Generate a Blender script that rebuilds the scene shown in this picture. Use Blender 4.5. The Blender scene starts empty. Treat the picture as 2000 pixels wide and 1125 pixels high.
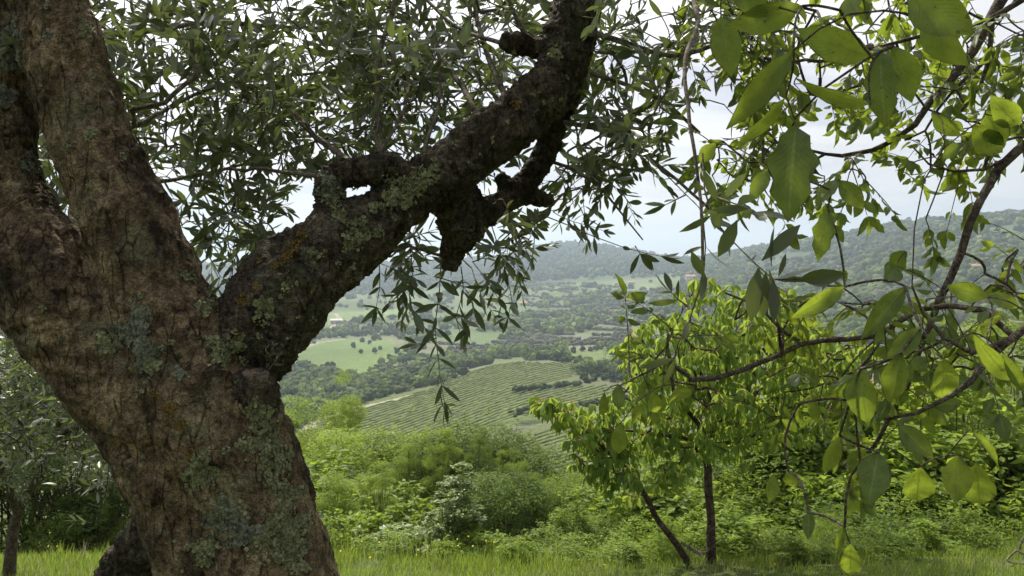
import bpy, bmesh, math, random
import numpy as np
from mathutils import Vector, Matrix
from mathutils.bvhtree import BVHTree

random.seed(7)
RNG = np.random.default_rng(7)
scene = bpy.context.scene
COL = scene.collection

# ------------------------------------------------------------------ camera, sky, sun, exposure
LENS, SENSOR = 30.0, 36.0
FPX = 2000 * LENS / SENSOR
PITCH = math.radians(2.15)
CAMP = np.array([0.0, 0.0, 1.6])
cam_d = bpy.data.cameras.new('camera')
cam_d.lens, cam_d.sensor_width = LENS, SENSOR
cam_d.clip_start, cam_d.clip_end = 0.05, 30000
cam = bpy.data.objects.new('camera', cam_d)
cam.location = CAMP
cam.rotation_euler = (math.pi / 2 - PITCH, 0, 0)
COL.objects.link(cam)
scene.camera = cam

SUN_EL, SUN_AZ = math.radians(52), math.radians(-22)      # azimuth from +Y towards +X
SKY_STRENGTH, SUN_STRENGTH = 0.088, 5.0
world = bpy.data.worlds.new('World')
scene.world = world
world.use_nodes = True
scene.view_settings.view_transform = 'Standard'
scene.view_settings.look = 'None'
scene.view_settings.gamma = 1
scene.view_settings.use_curve_mapping = False
scene.view_settings.exposure = 0.46
HAZE_DENSITY = 0.00030
scene.cycles.use_denoising = True
scene.cycles.max_bounces = 6
scene.cycles.diffuse_bounces = 3
scene.cycles.transmission_bounces = 3
scene.cycles.transparent_max_bounces = 4
scene.cycles.volume_bounces = 0
scene.cycles.caustics_reflective = False
scene.cycles.caustics_refractive = False
scene.cycles.sample_clamp_indirect = 6


class NT:
    """tiny helper for node trees"""
    def __init__(self, tree):
        self.t = tree
        tree.nodes.clear()

    def n(self, kind, **kw):
        nd = self.t.nodes.new(kind)
        for k, v in kw.items():
            if k.startswith('i_'):
                key = k[2:]
                key = int(key) if key.isdigit() else key
                nd.inputs[key].default_value = v
            else:
                setattr(nd, k, v)
        return nd

    def l(self, a, b):
        self.t.links.new(a, b)

    def ramp(self, fac, stops, interp='LINEAR'):
        r = self.n('ShaderNodeValToRGB')
        r.color_ramp.interpolation = interp
        e = r.color_ramp.elements
        while len(e) < len(stops):
            e.new(0.5)
        for k, (p, c) in enumerate(stops):
            e[k].position = p
            e[k].color = (*c, 1) if len(c) == 3 else c
        self.l(fac, r.inputs[0])
        return r.outputs[0]

    def noise(self, vec, scale, detail=4, rough=0.55, dist=0.0):
        x = self.n('ShaderNodeTexNoise')
        x.inputs['Scale'].default_value = scale
        x.inputs['Detail'].default_value = detail
        x.inputs['Roughness'].default_value = rough
        x.inputs['Distortion'].default_value = dist
        if vec is not None:
            self.l(vec, x.inputs['Vector'])
        return x.outputs['Fac']

    def mix(self, fac, a, b, mode='MIX'):
        m = self.n('ShaderNodeMix', data_type='RGBA', blend_type=mode)
        for src, idx in ((fac, 0), (a, 6), (b, 7)):
            if hasattr(src, 'links') or hasattr(src, 'is_linked'):
                self.l(src, m.inputs[idx])
            elif isinstance(src, (int, float)):
                m.inputs[idx].default_value = src
            else:
                m.inputs[idx].default_value = (*src, 1)
        return m.outputs[2]

    def math(self, op, a, b=0.0, clamp=False):
        m = self.n('ShaderNodeMath', operation=op, use_clamp=clamp)
        for src, idx in ((a, 0), (b, 1)):
            if hasattr(src, 'is_linked'):
                self.l(src, m.inputs[idx])
            else:
                m.inputs[idx].default_value = src
        return m.outputs[0]


def build_world():
    w = NT(world.node_tree)
    out = w.n('ShaderNodeOutputWorld')
    bg = w.n('ShaderNodeBackground')
    sky = w.n('ShaderNodeTexSky', sky_type='NISHITA', sun_disc=False)
    sky.sun_elevation, sky.sun_rotation = SUN_EL, SUN_AZ
    sky.altitude = 300
    sky.air_density, sky.dust_density, sky.ozone_density = 1.2, 2.5, 1.0
    tc = w.n('ShaderNodeTexCoord')
    mp = w.n('ShaderNodeMapping')
    mp.inputs['Scale'].default_value = (1, 1, 3.6)
    w.l(tc.outputs['Generated'], mp.inputs['Vector'])
    n1 = w.noise(mp.outputs[0], 2.3, 7, 0.56, 0.5)
    cover = w.ramp(n1, [(0.36, (0.74, 0.74, 0.74)), (0.60, (1, 1, 1))])
    mp2 = w.n('ShaderNodeMapping')
    mp2.inputs['Scale'].default_value = (1, 1, 5.5)
    mp2.inputs['Location'].default_value = (3.1, 1.7, 0.4)
    w.l(tc.outputs['Generated'], mp2.inputs['Vector'])
    n2 = w.noise(mp2.outputs[0], 2.6, 8, 0.58, 0.7)
    ccol = w.ramp(n2, [(0.38, (4.9, 4.95, 5.9)), (0.58, (9.0, 8.75, 8.8))])
    # thin cloud brightens towards the veiled sun
    geo = w.n('ShaderNodeVectorMath', operation='DOT_PRODUCT')
    w.l(tc.outputs['Generated'], geo.inputs[0])
    ce = math.cos(SUN_EL)
    geo.inputs[1].default_value = (math.sin(SUN_AZ) * ce, math.cos(SUN_AZ) * ce, math.sin(SUN_EL))
    glow = w.math('POWER', w.math('MAXIMUM', geo.outputs['Value'], 0.0), 5.0)
    gain = w.math('ADD', w.math('MULTIPLY', glow, 3.2), 0.70)
    vm = w.n('ShaderNodeVectorMath', operation='SCALE')
    w.l(ccol, vm.inputs[0])
    w.l(gain, vm.inputs['Scale'])
    col = w.mix(cover, sky.outputs[0], vm.outputs[0])
    w.l(col, bg.inputs[0])
    bg.inputs[1].default_value = SKY_STRENGTH
    w.l(bg.outputs[0], out.inputs['Surface'])


build_world()
sun_d = bpy.data.lights.new('sun', 'SUN')
sun_d.energy = SUN_STRENGTH
sun_d.angle = math.radians(0.9)
sun_d.color = (1.0, 0.93, 0.78)
sun = bpy.data.objects.new('sun', sun_d)
sd = Vector((math.sin(SUN_AZ) * math.cos(SUN_EL), math.cos(SUN_AZ) * math.cos(SUN_EL), math.sin(SUN_EL)))
sun.rotation_euler = (-sd).to_track_quat('-Z', 'Y').to_euler()
sun.location = (0, 0, 60)
COL.objects.link(sun)

# ------------------------------------------------------------------ placement helpers
AX_R = np.array([1.0, 0, 0])
AX_F = np.array([0, math.cos(PITCH), -math.sin(PITCH)])
AX_U = np.array([0, math.sin(PITCH), math.cos(PITCH)])


def P(px, py, d):
    """world point seen at pixel (px, py) of the 2000 px photograph, d metres ahead"""
    return CAMP + d * (AX_F + AX_R * (px - 1000) / FPX + AX_U * (562.5 - py) / FPX)


def project(V):
    q = np.asarray(V) - CAMP
    dz = q @ AX_F
    dz = np.where(np.abs(dz) < 1e-6, 1e-6, dz)
    return 1000 + FPX * (q @ AX_R) / dz, 562.5 - FPX * (q @ AX_U) / dz, dz


def pix(r, d):
    return r * d / FPX


# numpy value noise
def _hash(ix, iy, iz, seed):
    h = (ix.astype(np.uint32) * np.uint32(374761393) + iy.astype(np.uint32) * np.uint32(668265263)
         + iz.astype(np.uint32) * np.uint32(2147483647) + np.uint32(seed * 974711 + 77))
    h = (h ^ (h >> np.uint32(13))) * np.uint32(1274126177)
    h = (h ^ (h >> np.uint32(16))) * np.uint32(2246822519)
    h = h ^ (h >> np.uint32(15))
    return h.astype(np.float64) / 4294967295.0


def vnoise(p, seed=0):
    p = np.asarray(p, float) + 20011.0
    i = np.floor(p).astype(np.int64)
    f = p - i
    f = f * f * (3 - 2 * f)
    i = i & 0xFFFFFFF
    r = 0
    for dx in (0, 1):
        wx = f[:, 0] if dx else 1 - f[:, 0]
        for dy in (0, 1):
            wy = f[:, 1] if dy else 1 - f[:, 1]
            for dz in (0, 1):
                wz = f[:, 2] if dz else 1 - f[:, 2]
                r = r + wx * wy * wz * _hash(i[:, 0] + dx, i[:, 1] + dy, i[:, 2] + dz, seed)
    return r * 2 - 1


def fbm(p, octaves=4, seed=0, gain=0.5):
    a, s, r = 1.0, 0.0, 0
    p = np.asarray(p, float)
    for k in range(octaves):
        r = r + a * vnoise(p, seed + k)
        s += a
        a *= gain
        p = p * 2.03
    return r / s


# ------------------------------------------------------------------ mesh helpers
def mesh_np(name, V, F, smooth=True, attrs=None, uv=None):
    V = np.ascontiguousarray(V, dtype=np.float32)
    me = bpy.data.meshes.new(name)
    groups = F if isinstance(F, list) else [F]
    groups = [np.asarray(g, dtype=np.int32) for g in groups if len(g)]
    nl = sum(g.size for g in groups)
    npoly = sum(len(g) for g in groups)
    me.vertices.add(len(V))
    me.vertices.foreach_set('co', V.ravel())
    me.loops.add(nl)
    me.loops.foreach_set('vertex_index', np.concatenate([g.ravel() for g in groups]))
    me.polygons.add(npoly)
    sizes = np.concatenate([np.full(len(g), g.shape[1], dtype=np.int32) for g in groups])
    starts = np.concatenate([[0], np.cumsum(sizes)[:-1]]).astype(np.int32)
    me.polygons.foreach_set('loop_start', starts)
    me.update(calc_edges=True)
    me.polygons.foreach_set('use_smooth', np.full(npoly, smooth, dtype=bool))
    for k, a in (attrs or {}).items():
        a = np.asarray(a, dtype=np.float32)
        if a.ndim == 1:
            at = me.attributes.new(k, 'FLOAT', 'POINT')
            at.data.foreach_set('value', a)
        else:
            at = me.attributes.new(k, 'FLOAT_COLOR', 'POINT')
            if a.shape[1] == 3:
                a = np.concatenate([a, np.ones((len(a), 1), dtype=np.float32)], 1)
            at.data.foreach_set('color', a.ravel())
    if uv is not None:
        lay = me.uv_layers.new(name='UVMap')
        idx = np.concatenate([g.ravel() for g in groups])
        lay.data.foreach_set('uv', np.asarray(uv, dtype=np.float32)[idx].ravel())
    return me


def put(name, me, mat=None, parent=None, world_coords=True, **props):
    o = bpy.data.objects.new(name, me)
    if mat is not None:
        if len(me.materials) == 0:
            me.materials.append(mat)
        elif me.materials[0] is not mat:
            o.material_slots[0].link = 'OBJECT'
            o.material_slots[0].material = mat
    COL.objects.link(o)
    if parent is not None:
        o.parent = parent
        if world_coords:
            o.location = -Vector(root_loc(parent))
    for k, v in props.items():
        o[k] = v
    return o


def root_loc(o):
    v = Vector(o.location)
    while o.parent is not None:
        o = o.parent
        v += Vector(o.location)
    return v


def thing(name, loc, label, cat, group=None):
    o = bpy.data.objects.new(name, None)
    o.empty_display_size = 0.3
    o.location = [float(c) for c in loc]
    COL.objects.link(o)
    o['label'], o['category'] = label, cat
    if group:
        o['group'] = group
    return o


def resample(path, step):
    path = np.asarray(path, float)
    # Catmull-Rom through the points
    n = len(path)
    if n < 3:
        seg = np.linalg.norm(path[-1, :3] - path[0, :3])
        k = max(2, int(seg / step) + 1)
        t = np.linspace(0, 1, k)[:, None]
        return path[0] * (1 - t) + path[-1] * t
    ext = np.vstack([2 * path[0] - path[1], path, 2 * path[-1] - path[-2]])
    out = []
    for i in range(1, n):
        p0, p1, p2, p3 = ext[i - 1], ext[i], ext[i + 1], ext[i + 2]
        k = max(1, int(np.linalg.norm(p2[:3] - p1[:3]) / step))
        for t in np.arange(k) / k:
            out.append(0.5 * ((2 * p1) + (-p0 + p2) * t + (2 * p0 - 5 * p1 + 4 * p2 - p3) * t * t + (-p0 + 3 * p1 - 3 * p2 + p3) * t ** 3))
    out.append(path[-1])
    out = np.array(out)
    return out


class Tubes:
    def __init__(self):
        self.V, self.F, self.T = [], [], []
        self.n = 0
        self.caps = []

    def add(self, path, radii, seg=6, caps=False, wobble=0.0, seed=0):
        path = np.asarray(path, float)[:, :3]
        radii = np.broadcast_to(np.asarray(radii, float), (len(path),))
        tan = np.gradient(path, axis=0)
        tan /= np.linalg.norm(tan, axis=1, keepdims=True) + 1e-9
        up = np.array([0.13, 0.9, 0.41]) if abs(tan[0] @ np.array([0.13, 0.9, 0.41])) < 0.85 else np.array([1.0, 0.1, 0])
        a = np.arange(seg) * 2 * math.pi / seg
        rings = []
        x = np.cross(tan[0], up)
        x /= np.linalg.norm(x)
        for i in range(len(path)):
            x = x - tan[i] * (x @ tan[i])
            x /= np.linalg.norm(x) + 1e-9
            y = np.cross(tan[i], x)
            r = radii[i]
            rings.append(path[i] + r * (np.cos(a)[:, None] * x + np.sin(a)[:, None] * y))
        V = np.concatenate(rings)
        if wobble:
            c = np.repeat(path, seg, 0)
            k = 1 + wobble * vnoise(V / (np.mean(radii) * 1.6 + 1e-6), seed)
            V = c + (V - c) * k[:, None]
        m = len(path)
        i0 = np.arange(m - 1)[:, None] * seg
        j = np.arange(seg)[None, :]
        j2 = (j + 1) % seg
        F = np.stack([i0 + j, i0 + j2, i0 + seg + j2, i0 + seg + j], -1).reshape(-1, 4) + self.n
        self.V.append(V)
        self.F.append(F)
        if caps:
            self.caps.append([self.n + k for k in range(seg)][::-1])
            self.caps.append([self.n + (m - 1) * seg + k for k in range(seg)])
        self.n += len(V)

    def mesh(self, name):
        return mesh_np(name, np.concatenate(self.V), np.concatenate(self.F))


# ------------------------------------------------------------------ materials
def mat_new(name):
    m = bpy.data.materials.new(name)
    m.use_nodes = True
    return m, NT(m.node_tree)


def leaf_mat(name, dark, light, trans, tfac=0.45, rough=0.45, under=None, vein=False, spec=0.4):
    m, t = mat_new(name)
    out = t.n('ShaderNodeOutputMaterial')
    at = t.n('ShaderNodeAttribute', attribute_name='tint')
    oi = t.n('ShaderNodeObjectInfo')
    geo = t.n('ShaderNodeNewGeometry')
    nz = t.noise(geo.outputs['Position'], 9.0, 3)
    s = t.math('ADD', at.outputs['Fac'], oi.outputs['Random'])
    s = t.math('FRACT', s)
    s = t.math('ADD', t.math('MULTIPLY', s, 0.8), t.math('MULTIPLY', nz, 0.3))
    col = t.mix(s, dark, light)
    tcol = t.mix(s, tuple(c * 0.75 for c in trans), trans)
    if vein:
        uv = t.n('ShaderNodeUVMap', uv_map='UVMap')
        sp = t.n('ShaderNodeSeparateXYZ')
        t.l(uv.outputs[0], sp.inputs[0])
        ax = t.math('ABSOLUTE', t.math('SUBTRACT', sp.outputs[0], 0.5))
        # side veins run forward from the midrib
        ph = t.math('SUBTRACT', t.math('MULTIPLY', sp.outputs[1], 13.0), t.math('MULTIPLY', ax, 9.0))
        fr = t.math('ABSOLUTE', t.math('SUBTRACT', t.math('FRACT', ph), 0.5))
        sv = t.math('LESS_THAN', fr, 0.045)
        mid = t.math('LESS_THAN', ax, 0.03)
        v = t.math('MAXIMUM', t.math('MULTIPLY', sv, 0.35), mid)
        col = t.mix(t.math('MULTIPLY', v, 0.8), col, tuple(min(1, c * 2.2 + 0.03) for c in light))
        tcol = t.mix(t.math('MULTIPLY', v, 0.6), tcol, tuple(c * 0.35 for c in trans))
        spots = t.ramp(t.noise(geo.outputs['Position'], 160.0, 2), [(0.66, (0, 0, 0)), (0.71, (1, 1, 1))])
        rim = t.math('MULTIPLY', t.math('GREATER_THAN', ax, 0.44), t.ramp(t.noise(geo.outputs['Position'], 30.0, 3), [(0.5, (0, 0, 0)), (0.6, (1, 1, 1))]))
        spots = t.math('MAXIMUM', spots, rim)
        col = t.mix(t.math('MULTIPLY', spots, 0.7), col, (0.09, 0.06, 0.02))
        tcol = t.mix(t.math('MULTIPLY', spots, 0.7), tcol, (0.10, 0.06, 0.01))
        blot = t.ramp(t.noise(geo.outputs['Position'], 45.0, 5, 0.6), [(0.35, (0.7, 0.7, 0.7)), (0.65, (1.25, 1.25, 1.25))])
        col = t.mix(0.7, col, blot, 'MULTIPLY')
        tcol = t.mix(0.6, tcol, blot, 'MULTIPLY')
    if under is not None:
        col = t.mix(geo.outputs['Backfacing'], col, under)
    b = t.n('ShaderNodeBsdfPrincipled')
    t.l(col, b.inputs['Base Color'])
    b.inputs['Roughness'].default_value = rough
    b.inputs['Specular IOR Level'].default_value = spec
    if vein:
        bp = t.n('ShaderNodeBump')
        bp.inputs['Strength'].default_value = 0.6
        bp.inputs['Distance'].default_value = 0.002
        t.l(t.math('ADD', fr, t.noise(geo.outputs['Position'], 70.0, 3)), bp.inputs['Height'])
        t.l(bp.outputs[0], b.inputs['Normal'])
    tr = t.n('ShaderNodeBsdfTranslucent')
    t.l(tcol, tr.inputs[0])
    mx = t.n('ShaderNodeMixShader')
    mx.inputs[0].default_value = tfac
    t.l(b.outputs[0], mx.inputs[1])
    t.l(tr.outputs[0], mx.inputs[2])
    t.l(mx.outputs[0], out.inputs['Surface'])
    return m


def bark_mat(name, stops, scale=9.0, bump=0.6, spots=None, film=None, rough=0.9, fine=60.0, crack=0.0):
    m, t = mat_new(name)
    out = t.n('ShaderNodeOutputMaterial')
    tc = t.n('ShaderNodeTexCoord')
    v = tc.outputs['Object']
    n1 = t.noise(v, scale, 6, 0.62, 0.6)
    n2 = t.noise(v, scale * 4.2, 5, 0.6)
    n3 = t.noise(v, fine, 4, 0.65)
    f = t.math('ADD', t.math('MULTIPLY', n1, 0.62), t.math('MULTIPLY', n2, 0.38))
    col = t.ramp(f, stops)
    col = t.mix(0.6, col, t.ramp(n3, [(0.36, (0.2, 0.2, 0.2)), (0.62, (1.5, 1.45, 1.4))]), 'MULTIPLY')
    st = t.n('ShaderNodeMapping')
    st.inputs['Scale'].default_value = (1.0, 1.0, 0.22)
    st.inputs['Rotation'].default_value = (0, 0.35, 0)
    t.l(v, st.inputs[0])
    n5 = t.noise(st.outputs[0], fine * 0.55, 5, 0.65, 0.5)
    col = t.mix(0.5, col, t.ramp(n5, [(0.36, (0.16, 0.14, 0.12)), (0.47, (0.95, 0.95, 0.95)), (0.66, (1.35, 1.35, 1.3))]), 'MULTIPLY')
    mp = t.n('ShaderNodeMapping')
    mp.inputs['Location'].default_value = (5.2, 1.3, 8.8)
    t.l(v, mp.inputs[0])
    if film:
        for (c, sc, lo, hi, amt) in film:
            mk = t.ramp(t.noise(mp.outputs[0], sc, 7, 0.68, 0.3), [(lo, (0, 0, 0)), (hi, (1, 1, 1))])
            mk = t.math('MULTIPLY', mk, amt)
            col = t.mix(mk, col, c)
            mp2 = t.n('ShaderNodeMapping')
            mp2.inputs['Location'].default_value = (sc, 3.3, 1.1)
            t.l(mp.outputs[0], mp2.inputs[0])
            mp = mp2
    crk = t.n('ShaderNodeTexVoronoi', feature='DISTANCE_TO_EDGE')
    crk.inputs['Scale'].default_value = fine * 0.42
    wob = t.n('ShaderNodeTexNoise')
    wob.inputs['Scale'].default_value = fine * 0.4
    wob.inputs['Detail'].default_value = 4
    t.l(st.outputs[0], wob.inputs['Vector'])
    wsc = t.n('ShaderNodeVectorMath', operation='SCALE')
    wsc.inputs['Scale'].default_value = 1.6 / fine
    t.l(wob.outputs['Color'], wsc.inputs[0])
    wad = t.n('ShaderNodeVectorMath', operation='ADD')
    t.l(st.outputs[0], wad.inputs[0])
    t.l(wsc.outputs[0], wad.inputs[1])
    t.l(wad.outputs[0], crk.inputs['Vector'])
    cmask = t.ramp(t.noise(v, scale * 2.6, 4), [(0.42, (0, 0, 0)), (0.56, (1, 1, 1))])
    cline = t.ramp(crk.outputs['Distance'], [(0.015, (0.18, 0.16, 0.14)), (0.07, (1.08, 1.08, 1.08))])
    col = t.mix(t.math('MULTIPLY', cmask, crack), col, cline, 'MULTIPLY')
    pits = t.ramp(t.noise(v, fine * 3.4, 3, 0.7), [(0.40, (0.45, 0.42, 0.38)), (0.50, (1, 1, 1)), (0.66, (1.35, 1.35, 1.35))])
    col = t.mix(0.8, col, pits, 'MULTIPLY')
    b = t.n('ShaderNodeBsdfPrincipled')
    t.l(col, b.inputs['Base Color'])
    b.inputs['Roughness'].default_value = rough
    b.inputs['Specular IOR Level'].default_value = 0.15
    vo = t.n('ShaderNodeTexVoronoi', feature='DISTANCE_TO_EDGE')
    vo.inputs['Scale'].default_value = fine * 0.75
    wv = t.n('ShaderNodeVectorMath', operation='ADD')
    nzc = t.n('ShaderNodeTexNoise')
    nzc.inputs['Scale'].default_value = fine * 0.5
    t.l(v, nzc.inputs['Vector'])
    sc_ = t.n('ShaderNodeVectorMath', operation='SCALE')
    sc_.inputs['Scale'].default_value = 0.03
    t.l(nzc.outputs['Color'], sc_.inputs[0])
    t.l(v, wv.inputs[0])
    t.l(sc_.outputs[0], wv.inputs[1])
    t.l(wv.outputs[0], vo.inputs['Vector'])
    h = t.math('ADD', t.math('MULTIPLY', n2, 0.9), t.math('ADD', t.math('MULTIPLY', n3, 0.5), t.math('MINIMUM', t.math('MULTIPLY', vo.outputs['Distance'], 0.7), 0.12)))
    bp = t.n('ShaderNodeBump')
    bp.inputs['Strength'].default_value = bump
    bp.inputs['Distance'].default_value = 0.02
    t.l(h, bp.inputs['Height'])
    t.l(bp.outputs[0], b.inputs['Normal'])
    t.l(b.outputs[0], out.inputs['Surface'])
    return m


M = {}
M['bark_trunk'] = bark_mat('olive_trunk_bark', [(0.36, (0.028, 0.021, 0.015)), (0.44, (0.085, 0.062, 0.039)), (0.52, (0.155, 0.115, 0.070)), (0.64, (0.30, 0.245, 0.155))],
                           5.5, 0.9, film=[((0.19, 0.195, 0.115), 9.0, 0.54, 0.66, 0.5), ((0.020, 0.016, 0.012), 5.0, 0.57, 0.64, 0.8), ((0.24, 0.15, 0.04), 11.0, 0.63, 0.72, 0.4)], fine=70, crack=0.85)
M['bark_limb'] = bark_mat('olive_limb_bark', [(0.34, (0.020, 0.016, 0.013)), (0.48, (0.062, 0.051, 0.038)), (0.60, (0.13, 0.11, 0.08)), (0.72, (0.22, 0.20, 0.15))],
                          10.0, 1.0, film=[((0.20, 0.21, 0.14), 13.0, 0.57, 0.66, 0.55), ((0.05, 0.06, 0.02), 6.0, 0.55, 0.66, 0.6), ((0.30, 0.17, 0.03), 14.0, 0.66, 0.73, 0.5)], fine=75, crack=0.8)
M['bark_twig'] = bark_mat('olive_twig_bark', [(0.35, (0.10, 0.085, 0.065)), (0.65, (0.24, 0.21, 0.17))], 20, 0.3)
M['bark_walnut'] = bark_mat('walnut_bark', [(0.35, (0.045, 0.035, 0.03)), (0.5, (0.12, 0.095, 0.08)), (0.68, (0.24, 0.21, 0.19))], 22, 0.6, film=[((0.34, 0.33, 0.30), 30.0, 0.58, 0.64, 0.5)], fine=120)
M['bark_cherry'] = bark_mat('cherry_bark', [(0.35, (0.03, 0.022, 0.018)), (0.5, (0.09, 0.06, 0.045)), (0.68, (0.22, 0.19, 0.16))], 14, 0.6, film=[((0.30, 0.30, 0.26), 12.0, 0.58, 0.66, 0.5)])
M['bark_shrub'] = bark_mat('shrub_bark', [(0.35, (0.05, 0.04, 0.03)), (0.68, (0.15, 0.12, 0.09))], 10, 0.3)
M['dead_wood'] = bark_mat('weathered_wood', [(0.35, (0.12, 0.10, 0.085)), (0.68, (0.27, 0.24, 0.21))], 20, 0.4)
M['cut_wood'] = bark_mat('sawn_wood', [(0.35, (0.07, 0.055, 0.042)), (0.68, (0.21, 0.17, 0.13))], 20, 0.3)
M['lichen'] = bark_mat('pale_green_lichen', [(0.35, (0.13, 0.14, 0.07)), (0.5, (0.23, 0.25, 0.135)), (0.68, (0.34, 0.355, 0.21))], 30, 0.5, fine=160)
M['lichen_grey'] = bark_mat('blue_grey_lichen', [(0.35, (0.10, 0.11, 0.08)), (0.5, (0.19, 0.205, 0.155)), (0.68, (0.29, 0.30, 0.24))], 30, 0.5, fine=160)
M['lichen_orange'] = bark_mat('orange_lichen', [(0.35, (0.12, 0.08, 0.025)), (0.68, (0.27, 0.18, 0.05))], 30, 0.5, fine=160)

M['olive_leaf'] = leaf_mat('olive_leaf', (0.044, 0.060, 0.028), (0.082, 0.100, 0.046), (0.17, 0.22, 0.05), 0.30, 0.38, under=(0.22, 0.25, 0.19), spec=0.5)
M['walnut_leaf'] = leaf_mat('walnut_leaf', (0.050, 0.080, 0.030), (0.090, 0.13, 0.040), (0.36, 0.47, 0.04), 0.42, 0.42, vein=True)
M['cherry_leaf'] = leaf_mat('cherry_leaf', (0.07, 0.14, 0.03), (0.18, 0.27, 0.055), (0.42, 0.54, 0.07), 0.45, 0.5, spec=0.12)
M['cherry_tip'] = leaf_mat('cherry_tip', (0.20, 0.10, 0.05), (0.28, 0.20, 0.08), (0.5, 0.30, 0.10), 0.4, 0.5)
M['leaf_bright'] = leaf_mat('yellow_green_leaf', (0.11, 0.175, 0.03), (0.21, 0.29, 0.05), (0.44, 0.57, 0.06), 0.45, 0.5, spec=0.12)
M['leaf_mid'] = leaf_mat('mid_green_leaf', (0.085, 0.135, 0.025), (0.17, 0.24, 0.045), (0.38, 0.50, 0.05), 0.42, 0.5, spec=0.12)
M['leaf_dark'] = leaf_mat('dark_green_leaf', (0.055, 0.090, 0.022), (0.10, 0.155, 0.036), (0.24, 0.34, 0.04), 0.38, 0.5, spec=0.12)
M['leaf_pale'] = leaf_mat('pale_leaf', (0.10, 0.15, 0.04), (0.19, 0.25, 0.075), (0.36, 0.47, 0.08), 0.40, 0.42, spec=0.3)
M['leaf_grey'] = leaf_mat('grey_green_leaf', (0.075, 0.095, 0.055), (0.13, 0.155, 0.095), (0.14, 0.20, 0.08), 0.25, 0.45)
M['grass'] = leaf_mat('grass_blade', (0.075, 0.115, 0.022), (0.19, 0.25, 0.05), (0.34, 0.46, 0.06), 0.40, 0.5, spec=0.12)
M['dry_grass'] = leaf_mat('dry_grass_blade', (0.28, 0.26, 0.12), (0.42, 0.38, 0.20), (0.4, 0.4, 0.2), 0.35, 0.6)
M['petal'] = leaf_mat('yellow_petal', (0.7, 0.5, 0.03), (0.8, 0.62, 0.05), (0.8, 0.6, 0.05), 0.35, 0.5)


def attr_mat(name, attr, nscale, amt, rough=0.95, bump=0.0, bscale=1.0, trans=0.0):
    m, t = mat_new(name)
    out = t.n('ShaderNodeOutputMaterial')
    at = t.n('ShaderNodeAttribute', attribute_name=attr)
    geo = t.n('ShaderNodeNewGeometry')
    n = t.noise(geo.outputs['Position'], nscale, 6, 0.6)
    n2 = t.noise(geo.outputs['Position'], nscale * 7, 4, 0.6)
    f = t.math('ADD', t.math('MULTIPLY', n, 0.6), t.math('MULTIPLY', n2, 0.4))
    k = t.ramp(f, [(0.32, (1 - amt,) * 3), (0.68, (1 + amt,) * 3)])
    col = t.mix(1.0, at.outputs['Color'], k, 'MULTIPLY')
    b = t.n('ShaderNodeBsdfPrincipled')
    t.l(col, b.inputs['Base Color'])
    b.inputs['Roughness'].default_value = rough
    b.inputs['Specular IOR Level'].default_value = 0.1
    if bump:
        bp = t.n('ShaderNodeBump')
        bp.inputs['Strength'].default_value = 1.0
        bp.inputs['Distance'].default_value = bump
        t.l(t.noise(geo.outputs['Position'], bscale, 5, 0.7), bp.inputs['Height'])
        t.l(bp.outputs[0], b.inputs['Normal'])
    if trans:
        tr = t.n('ShaderNodeBsdfTranslucent')
        t.l(col, tr.inputs[0])
        mx = t.n('ShaderNodeMixShader')
        mx.inputs[0].default_value = trans
        t.l(b.outputs[0], mx.inputs[1])
        t.l(tr.outputs[0], mx.inputs[2])
        t.l(mx.outputs[0], out.inputs['Surface'])
    else:
        t.l(b.outputs[0], out.inputs['Surface'])
    return m


M['land'] = attr_mat('land_cover', 'land', 0.35, 0.35, bump=0.5, bscale=0.5)
M['wood'] = attr_mat('woodland_leaves', 'land', 0.6, 0.4, bump=1.2, bscale=1.3, trans=0.5)
M['tree_leaf'] = attr_mat('tree_leaves', 'land', 0.8, 0.25, trans=0.3)


def plain(name, c, rough=0.8):
    m, t = mat_new(name)
    out = t.n('ShaderNodeOutputMaterial')
    geo = t.n('ShaderNodeNewGeometry')
    k = t.ramp(t.noise(geo.outputs['Position'], 1.5, 5), [(0.3, (0.8,) * 3), (0.7, (1.15,) * 3)])
    b = t.n('ShaderNodeBsdfPrincipled')
    t.l(t.mix(1.0, c, k, 'MULTIPLY'), b.inputs['Base Color'])
    b.inputs['Roughness'].default_value = rough
    t.l(b.outputs[0], out.inputs['Surface'])
    return m


M['plaster'] = plain('pale_plaster', (0.55, 0.48, 0.38))
M['roof'] = plain('terracotta_tiles', (0.36, 0.17, 0.10))
M['glass'] = plain('dark_window', (0.03, 0.035, 0.04), 0.2)
M['post'] = plain('grey_post', (0.22, 0.20, 0.17))
M['vine'] = attr_mat('vine_leaves', 'land', 2.0, 0.3, trans=0.3)

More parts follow.
